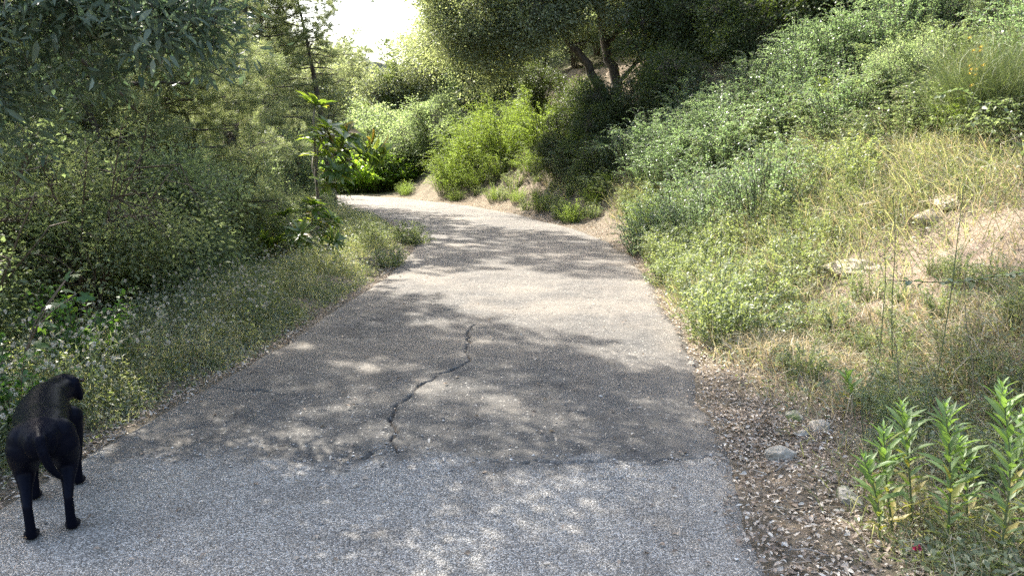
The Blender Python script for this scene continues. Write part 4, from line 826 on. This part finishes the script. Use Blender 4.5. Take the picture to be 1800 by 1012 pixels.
# dead leaves
def dd(p, s, t):
    e_ = np.abs(s) + edge_noise(p) * .4 - WH
    cut = .4 * smooth(12, 15, t) * (1 - smooth(2.2, 3.2, e_)) * smooth(-.1, .1, e_) * (s > 0); right = cut + smooth(-.16, .05, e_) * (1 - smooth(litter_w(t) * .7 + .1, litter_w(t) * 1.5 + .6, e_)) * (s > 0); left = .7 * smooth(-.1, .0, e_) * (1 - smooth(.08, .28, e_)) * (s < 0)
    return (right + left) * np.clip(.3 + 1.4 * (fnoise(p, 2.2, 221) - .3), .05, 1) + .006
P, s, t, q = scatter(46000, -6, 4.5, 2.2, 24, dd, 305); n = len(P)
P[:, 2] = np.maximum(P[:, 2], np.where(np.abs(s) < WH - .02, .016, P[:, 2]))
mb = MB(); sz = .011 + .027 * q.random(n) ** 1.8
add_leaf(mb, P + np.column_stack([np.zeros((n, 2)), .003 + .012 * q.random(n)]), nrm(q.normal(size=(n, 3)) * (1, 1, .22)), nrm(q.normal(size=(n, 3)) * .33 + (0, 0, 1)), sz, sz * (.3 + .3 * q.random(n)), 'six', q.random(n), 0, .05 + .2 * q.random(n)[:, None] * 0 + .1, .3)
ks = q.integers(0, n, 5000); ks = ks[np.abs(s[ks]) > WH - .1]; m_ = len(ks)
add_blade(mb, P[ks] + q.normal(size=(m_, 3)) * (.06, .06, .002) + (0, 0, .012), nrm(q.normal(size=(m_, 3)) * (1, 1, .12)), q.normal(size=(m_, 3)) * (.4, .4, .1), .03 + .09 * q.random(m_), .0025, q.random(m_))
tag(mb.build('leaf_litter', M['litter']), 'brown dead leaves strewn along the road edges', 'leaf litter', kind='stuff')
# loose stones
def dg(p, s, t):
    by_ = np.interp(p[:, 0], border[:, 0], border[:, 1]); a = np.abs(p[:, 1] - by_)
    return (np.abs(s) < WH + .3) * (.05 + .95 * np.exp(-(a / .13) ** 2) + .25 * smooth(WH - .3, WH, np.abs(s)))
P, s, t, q = scatter(5200, -3, 2.4, 2.3, 13, dg, 306); n = len(P)
P[:, 2] = np.maximum(P[:, 2], np.where(np.abs(s) < WH - .05, .014, P[:, 2]))
base = np.array([(1, 0, 0), (-1, 0, 0), (0, 1, 0), (0, -1, 0), (0, 0, 1), (0, 0, -1)], float)
V = base[None] * (.55 + .75 * q.random((n, 6, 1))) + q.normal(size=(n, 6, 3)) * .12
V = V * np.array([1, .8, .55]) * (.0028 + .0075 * q.random(n) ** 3)[:, None, None]
ca, sa = np.cos(q.random(n) * 6.28), np.sin(q.random(n) * 6.28); V = np.stack([V[..., 0] * ca[:, None] - V[..., 1] * sa[:, None], V[..., 0] * sa[:, None] + V[..., 1] * ca[:, None], V[..., 2]], -1)
mb = MB(); mb.add(V + P[:, None] + (0, 0, .002), [(0, 2, 4), (2, 1, 4), (1, 3, 4), (3, 0, 4), (2, 0, 5), (1, 2, 5), (3, 1, 5), (0, 3, 5)], q.random(n))
gm_ = leaf_mat('loose_chip', [(0, (.12, .11, .1)), (.5, (.3, .28, .26)), (1, (.62, .6, .56))], 0, rough=.8)
tag(mb.build('gravel', gm_), 'loose pale stone chips on the asphalt', 'gravel', kind='stuff')

# ------------------------------------------------------------------ single plants and stones near the camera
# white scabious heads on the left verge
def scabious(seed, nst):
    q = np.random.default_rng(seed); sm = MB(); heads = []
    for i in range(nst):
        a = q.random() * 6.28; d = .05 + .13 * q.random(); h = .22 + .24 * q.random()
        p = curve_pts([(0, 0, -.02), (math.cos(a) * d * .4, math.sin(a) * d * .4, h * .6), (math.cos(a) * d, math.sin(a) * d, h)], 6); add_tube(sm, p, .0018, .0012, 3, q.random())
        k = 5; add_leaf(sm, p[1:6], nrm(q.normal(size=(k, 3)) + (0, 0, .4)), rand_dir(k, q) + (0, 0, 1), .05, .008, 'quad', q.random(k))
        hm = MB(); m_ = 26; D = nrm(q.normal(size=(m_, 3)) + (0, 0, .35)); add_leaf(hm, np.repeat(p[-1][None], m_, 0) + D * .003, D, rand_dir(m_, q), .008 + .003 * q.random(m_), .006, 'quad'); heads.append(hm.mesh('flower_head', M['petal']))
    return sm.mesh('stem', M['weed']), heads
SB = [scabious(400 + i, 4 + i % 3) for i in range(5)]
def flower_dens(p, s, t):
    l = -s - WH; return smooth(.08, .3, l) * (1 - smooth(.9, 1.35, l)) * (.25 + .75 * smooth(.4, .6, fnoise(p, 1.1, 231)))
P, s, t, q = scatter(150, -3.9, -1.6, 3.3, 8.5, flower_dens, 307)
for i, pt in enumerate(P):
    st_, hd = SB[i % 5]; e = empty('wildflower', tuple(pt), q.random() * 6, 'thin-stemmed wildflower with cream button heads on the left verge', 'wildflower', 'cream wildflowers on the left verge'); e.scale = (1, 1, .75 + .5 * q.random())
    link('stem', st_, e)
    for h_ in hd: link('flower_head', h_, e)
# bright upright plants, lower right
def leafy(seed, h, dx=0.0):
    q = np.random.default_rng(seed); sm = MB(); lm = MB()
    p = curve_pts([(0, 0, -.03), (q.normal() * .012 + dx * .45, q.normal() * .015, h * .5), (dx, q.normal() * .02, h * .97)], 12); add_tube(sm, p, .0055, .0025, 6, .6)
    k = int(h * 100); u = np.linspace(.1, 1, k) ** .85; pos = np.stack([np.interp(u, np.linspace(0, 1, 12), p[:, j]) for j in range(3)], 1); a = np.arange(k) * 2.4
    up = .75 + .6 * u + 1.6 * np.clip(u - .9, 0, 1) * 10 * .5
    D = nrm(np.column_stack([np.cos(a), np.sin(a), up]) + q.normal(size=(k, 3)) * .18); N = nrm(np.column_stack([-np.cos(a) * .6, -np.sin(a) * .6, np.ones(k)]) + q.normal(size=(k, 3)) * .15)
    sz = np.where(u > .88, .06, .108) * (.75 + .4 * q.random(k)) * (.75 + .35 * np.sin(u * 3.1)); tone = np.clip(u * .95 + q.normal(size=k) * .2 - .02, 0, 1)
    add_leaf(lm, pos, D, N, sz, sz * (.16 + .1 * q.random(k)), 'six', tone, 0, .05 + .3 * q.random(k)[:, None], .2)
    return sm, lm
LP = [(1548, 950, 1517, 798, 'shortest bright leafy stem, leftmost of the lower right clump'), (1572, 940, 1552, 745, 'slim leafy stem second from the left of the lower right clump'), (1605, 930, 1583, 701, 'leafy stem rising behind the pink flower'), (1662, 982, 1657, 702, 'full leafy stem with yellowed leaves near the foot, centre of the clump'), (1700, 930, 1692, 770, 'short leafy stem just behind the central one'), (1756, 985, 1765, 669, 'tallest leafy stem at the right edge'), (1815, 960, 1803, 720, 'leafy stem cut by the right picture edge'), (1505, 722, 1491, 655, 'small lone leafy stem further back on the litter')]
for i, (px, py, tx, ty, lab) in enumerate(LP):
    x, y, z = on_ground(px, py); tp_ = at_depth(tx, ty, y); h = tp_[2] - z; e = empty('leafy_plant', (x, y, z), 0, lab, 'plant', 'bright leafy stems at the lower right'); sm, lm = leafy(500 + i, h, tp_[0] - x); sm.build('stem', M['stem'], e); lm.build('foliage', M['stalkleaf'], e)
x, y, z = on_ground(1610, 985); e = empty('pink_flower', (x, y, z), 0, 'small pink flower among the weeds at the bottom right', 'flower'); sm = MB(); add_tube(sm, curve_pts([(0, 0, -.02), (.004, 0, .03), (0, 0, .05)], 5), .002, .0015, 4); sm.build('stem', M['stem'], e)
hm = MB(); q = np.random.default_rng(5); m_ = 40; D = nrm(q.normal(size=(m_, 3)) + (0, -.2, .4)); add_leaf(hm, np.repeat(np.array([[0, 0, .055]]), m_, 0) + D * .005, D, rand_dir(m_, q), .014, .011, 'quad'); hm.build('flower_head', M['pink'], e)
# tall thin stalks
ST = [(1570, 655, 1570, 345, 'thin dark green stalk, left of the two tallest on the bank'), (1640, 700, 1695, 320, 'tallest leaning green stalk on the right bank'), (1545, 640, 1555, 440, 'short bare stalk beside the tallest pair'), (1270, 560, 1268, 400, 'thin stalk at the foot of the bank by the road'), (1525, 800, 1530, 560, 'straight stalk behind the small lone leafy stem'), (1700, 770, 1695, 480, 'pale dry stalk between the tall stalk and the right edge'), (1600, 760, 1560, 560, 'dry bent stalk above the bright leafy stems')]
for i, (bx0, by0, tx, ty, lab) in enumerate(ST):
    x, y, z = on_ground(bx0, by0); dist = math.hypot(x, y); u = (tx - 900) / FPX; v = (506 - ty) / FPX; d = np.array([u, _cp + v * _sp, -_sp + v * _cp]); tip = np.array([0, 0, CAM_H]) + d * (y / d[1]); b = np.array([x, y, z])
    e = empty('stalk', (x, y, z), 0, lab, 'stalk', 'tall stalks on the right bank'); sm = MB(); rel = tip - b; q = np.random.default_rng(600 + i)
    p = curve_pts([(0, 0, -.05), rel * .4 + q.normal(size=3) * .02, rel * .75 + q.normal(size=3) * .02, rel], 14); r_ = .0007 * dist; add_tube(sm, p, r_ * 1.15, r_ * .45, 5, .3)
    sm.build('stem', M['straw'] if 'dry' in lab else M['stem'], e); lm = MB(); k = 16; pos = p[3 + (np.arange(k) * 10 // k)]; add_leaf(lm, pos, nrm(q.normal(size=(k, 3)) + (0, 0, .8)), rand_dir(k, q), .025 + .04 * q.random(k), .005, 'quad', q.random(k)); lm.build('foliage', M['weed'], e)
# arching bramble shoot at the right edge and two higher ones
def shoot(pts, label, seed, L=.06):
    q = np.random.default_rng(seed); b = np.array(pts[0]); p = curve_pts(np.array(pts) - b, 22); e = empty('bramble_shoot', tuple(b), 0, label, 'bramble', 'arching bramble shoots'); sm = MB(); add_tube(sm, p, .0045, .002, 5, .2); sm.build('stem', M['brownstem'], e)
    lm = MB()
    for s_ in (-1, 1, 0):
        k = 16; pos = p[4:20]; T = nrm(np.gradient(p, axis=0))[4:20]; D = nrm(T * .6 + s_ * nrm(np.cross(T, np.array([0, 0, 1.0]))) + q.normal(size=(k, 3)) * .3 + (0, 0, .15)); add_leaf(lm, pos, D, nrm(q.normal(size=(k, 3)) * .35 + (0, 0, 1)), L * (.6 + .5 * q.random(k)), L * .55, 'six', q.random(k) * .9, 0, .15, .2)
    lm.build('foliage', M['bramble'], e)
g_ = at_depth(1860, 560, 4.1); g_[2] = gz(g_[0], g_[1])
shoot([g_, at_depth(1835, 490, 4.1), at_depth(1770, 484, 4.0), at_depth(1680, 496, 3.95), at_depth(1560, 492, 3.9)], 'bramble shoot reaching in level from the right edge', 71)
for i, (a, b, c_, d_, lab) in enumerate([((1760, 300), (1740, 210), (1690, 160), (1640, 175), 'bramble shoot arching over in front of the broom'), ((1800, 330), (1790, 230), (1740, 180), (1700, 230), 'bramble shoot bending down at the right edge'), ((1560, 250), (1540, 170), (1500, 135), (1455, 160), 'bramble shoot curving left out of the middle brambles')]):
    x, y, z = on_ground(*a); shoot([np.array([x, y, z]), at_depth(*b, y), at_depth(*c_, y), at_depth(*d_, y)], lab, 72 + i, .07)
# rocks
RK = [(1376, 806, (.085, .06, .05), 'rock', 'angular pale stone on the litter at the right road edge'), (1440, 752, (.09, .06, .05), 'rock', 'pale stone half sunk in the weeds behind the angular one'), (1492, 880, (.08, .06, .05), 'mossrock', 'mossy stone beside the bright leafy stems'), (1408, 765, (.06, .04, .025), 'rock', 'flat stone between the angular and the sunken one'), (1395, 735, (.08, .05, .025), 'mossrock', 'dull flat stone at the back of the litter'), (1495, 480, (.34, .16, .12), 'bankrock', 'large pale rock breaking through the bank'), (1640, 385, (.22, .12, .09), 'bankrock', 'pale rock higher on the bare bank'), (1665, 365, (.2, .12, .1), 'bankrock', 'topmost pale rock on the bare bank'), (1215, 645, (.035, .025, .02), 'rock', 'small dark pebble on the right road edge'), (585, 357, (.32, .2, .12), 'redrock', 'reddish stone behind the left verge by the bend')]
for i, (px, py, sz, mt, lab) in enumerate(RK):
    x, y, z = on_ground(px, py); rough_rock('stone', (x, y, max(z, .0) + sz[2] * .12), sz, mt, lab, 30 + i, 4, 'stone', rz=i * 1.1, group='stones on the bank')
# twigs on the litter
for i, (a, b, r_, lab) in enumerate([((1362, 835), (1405, 812), .005, 'short grey stick beside the angular pale stone'), ((1385, 975), (1455, 985), .004, 'thin stick at the bottom of the litter'), ((1372, 903), (1530, 905), .002, 'straight pale straw lying across the litter'), ((1400, 850), (1432, 868), .003, 'brown twig below the angular stone')]):
    p0 = np.array(on_ground(*a)); p1 = np.array(on_ground(*b)); mb = MB(); d = p1 - p0; m_ = curve_pts([(0, 0, .02), d * .5 + (.0, .012, .03), d + (0, 0, .02)], 8, .0015); add_tube(mb, m_, r_, r_ * .6, 6, .7)
    if r_ > .003: add_tube(mb, np.array([m_[4], m_[4] + d * .2 + (0, .03, .01)]), r_ * .6, r_ * .3, 5, .7)
    o = mb.build('twig', M['straw'] if 'straw' in lab else M['greybark']); o.location = tuple(p0); tag(o, lab, 'twig', 'twigs on the litter')

# ------------------------------------------------------------------ the dog
def dog():
    tb = bmesh.new(); bmesh.ops.create_uvsphere(tb, u_segments=18, v_segments=12, radius=1); tb.verts.ensure_lookup_table()
    SV = np.array([v.co[:] for v in tb.verts]); SF = [tuple(v.index for v in f.verts) for f in tb.faces]; tb.free(); acc = MB()
    def ball(c, r, seg=20): acc.add(np.array(c) + SV * np.array((r, r, r) if np.isscalar(r) else r), SF)
    def limb(pts):                                                    # chain of (x,y,z,r)
        for (a, b) in zip(pts[:-1], pts[1:]):
            a = np.array(a, float); b = np.array(b, float); n = max(2, int(np.linalg.norm(b[:3] - a[:3]) / (.35 * min(a[3], b[3]))))
            for f in np.linspace(0, 1, n + 1): c = a + (b - a) * f; ball(tuple(c[:3]), c[3], 12)
    st = np.array([(0, -.1, .475, .068, .07, .078), (0, -.02, .485, .097, .08, .095), (0, .1, .488, .1, .08, .098), (-.008, .2, .484, .1, .08, .098), (-.018, .31, .468, .115, .08, .12), (-.014, .42, .455, .112, .08, .14), (0, .5, .465, .094, .08, .13), (0, .56, .485, .078, .07, .1)])
    for f in np.linspace(0, len(st) - 1, 64):
        c = np.array([np.interp(f, np.arange(len(st)), st[:, k_]) for k_ in range(6)]); ball(tuple(c[:3]), tuple(c[3:]))
    limb([(0, .52, .505, .09), (.025, .6, .505, .078), (.05, .67, .5, .074)])
    ball((.065, .705, .505), (.078, .088, .076)); limb([(.085, .755, .47, .05), (.108, .80, .44, .039), (.118, .828, .427, .032)])
    for sx in (-1, 1):                                                # ears hang beside the skull
        ax = np.array([.065, .695, .54]) + np.array([.93, -.36, 0]) * (.06 * (1 if sx > 0 else -1)); d = np.array([.93, -.36, 0]) * .006 * (1 if sx > 0 else -1)
        for f in np.linspace(0, 1, 9):
            c = ax + d * f * 2 + np.array([0.0, .022, -.1]) * f; ball(tuple(c), (.017, .034 - .022 * abs(f - .4), .022), 10)
    for sx, py_ in ((-1, -.05), (1, .03)):
        x = sx * .070
        ball((x * .6, .0, .47), .09); limb([(x * .85, -.01, .43, .08), (x * 1.04, .025, .37, .066), (x * 1.16, .045, .31, .046), (x * 1.12, -.03, .24, .027), (x * 1.08, -.085 + py_ * .2, .175, .020), (x * 1.06, -.075 + py_ * .3, .07, .0205), (x * 1.08, -.062 + py_ * .3, .028, .026)])
        ball((x * 1.1, -.035 + py_ * .3, .02), (.034, .048, .022))
        for k in (-1.5, -.5, .5, 1.5): ball((x * 1.1 + k * .015, -.0 + py_ * .3 - abs(k) * .006, .014), (.0105, .022, .014), 10)
        xf = sx * .085; yf = .40 if sx < 0 else .5
        limb([(xf * .9, .47, .40, .07), (xf * 1.05, yf + .0, .27, .046), (xf * 1.05, yf + .01, .13, .027), (xf * 1.05, yf + .005, .03, .026)]); ball((xf * 1.08, yf + .035, .02), (.034, .046, .022))
        for k in (-1.5, -.5, .5, 1.5): ball((xf * 1.08 + k * .015, yf + .07 - abs(k) * .006, .014), (.0105, .022, .014), 10)
    limb([(0, -.11, .525, .03), (.004, -.165, .51, .026), (.012, -.19, .45, .022), (.03, -.185, .38, .019), (.05, -.16, .33, .015), (.065, -.13, .295, .009)])
    me0 = acc.mesh('tmp', M['bark']); o = bpy.data.objects.new('tmp', me0); C.objects.link(o)
    rm = o.modifiers.new('r', 'REMESH'); rm.mode = 'VOXEL'; rm.voxel_size = .0062
    smd = o.modifiers.new('s', 'SMOOTH'); smd.iterations = 14; smd.factor = .5
    dg_ = bpy.context.evaluated_depsgraph_get(); me = bpy.data.meshes.new_from_object(o.evaluated_get(dg_)); bpy.data.objects.remove(o)
    me.name = 'body'; me.polygons.foreach_set('use_smooth', np.ones(len(me.polygons), bool))
    m, nt, out = newmat('black_fur'); N = nt.nodes; tc = N.new('ShaderNodeTexCoord'); mp = N.new('ShaderNodeMapping'); mp.inputs['Scale'].default_value = (1, .25, .5)
    no = N.new('ShaderNodeTexNoise'); no.inputs['Scale'].default_value = 240; no.inputs['Detail'].default_value = 3; nt.links.new(tc.outputs['Object'], mp.inputs[0]); nt.links.new(mp.outputs[0], no.inputs[0])
    p = N.new('ShaderNodeBsdfPrincipled'); p.inputs['Base Color'].default_value = (.0035, .0044, .0095, 1); p.inputs['Roughness'].default_value = .38; p.inputs['Specular IOR Level'].default_value = .5; p.inputs['IOR'].default_value = 1.13
    bp = N.new('ShaderNodeBump'); bp.inputs['Strength'].default_value = .35; bp.inputs['Distance'].default_value = .002; nt.links.new(no.outputs[0], bp.inputs['Height']); nt.links.new(bp.outputs[0], p.inputs['Normal']); nt.links.new(p.outputs[0], out.inputs[0])
    me.materials.clear(); me.materials.append(m)
    V = np.empty(len(me.vertices) * 3, np.float32); me.vertices.foreach_get('co', V); V = V.reshape(-1, 3).astype(float)
    Nn = np.empty(len(me.vertices) * 3, np.float32); me.vertices.foreach_get('normal', Nn); Nn = Nn.reshape(-1, 3).astype(float)
    root = empty('dog', (0, 0, 0), 0, 'black short-haired dog standing at the left road edge, seen from behind', 'dog')
    link('body', me, root)
    q = np.random.default_rng(3); cand = np.flatnonzero((V[:, 1] < -.04) | (V[:, 2] < .33) | (q.random(len(V)) < .4)); k = 22000; i = cand[q.integers(0, len(cand), k)]; flow = np.tile(np.array([0, -.75, -.55]), (k, 1)); lo = smooth(.42, .25, V[i, 2])[:, None]; flow = flow * (1 - lo) + np.array([0, -.1, -1]) * lo
    n_ = Nn[i]; T = nrm(flow - (flow * n_).sum(1, keepdims=True) * n_ + q.normal(size=(k, 3)) * .12); tail = (V[i, 1] < -.12) & (V[i, 2] > .2)
    ln = np.where(tail, .026, np.where(V[i, 2] < .06, .006, .0125)) * (.6 + .6 * q.random(k)); S = nrm(np.cross(T, n_)) * .00045
    tip = V[i] + T * ln[:, None] + n_ * (ln * (.09 + .2 * tail))[:, None]
    fm = MB(); b0 = V[i] - n_ * .001; fm.add(np.stack([b0 - S, b0 + S, tip], 1), [(0, 1, 2)], q.random(k)); fm.build('fur', plain('fur_strand', (.0035, .0044, .0095), .7, .02), root)
    for sx in (-1, 1):
        em = MB(); c = np.array([.085, .765, .515]) + np.array([.93, -.36, 0]) * .045 * sx + (.02, .022, 0); b2 = bmesh.new(); bmesh.ops.create_uvsphere(b2, u_segments=12, v_segments=8, radius=.011, matrix=Matrix.Translation(c)); me2 = bpy.data.meshes.new('eye'); b2.to_mesh(me2); b2.free(); me2.materials.append(plain('dark_eye', (.02, .012, .008), .1, .6)); link('eye', me2, root)
    b2 = bmesh.new(); bmesh.ops.create_uvsphere(b2, u_segments=12, v_segments=8, radius=1, matrix=Matrix.Translation((.128, .856, .433)) @ Matrix.Diagonal((.018, .018, .014, 1))); me2 = bpy.data.meshes.new('nose'); b2.to_mesh(me2); b2.free(); me2.materials.append(plain('wet_nose', (.01, .01, .01), .25, .6)); link('nose', me2, root)
    return root
dg0 = dog(); dg0.location = (-1.90, 2.83, .012); dg0.rotation_euler = (0, 0, R(29)); dg0.scale = (.93, .84, .855)
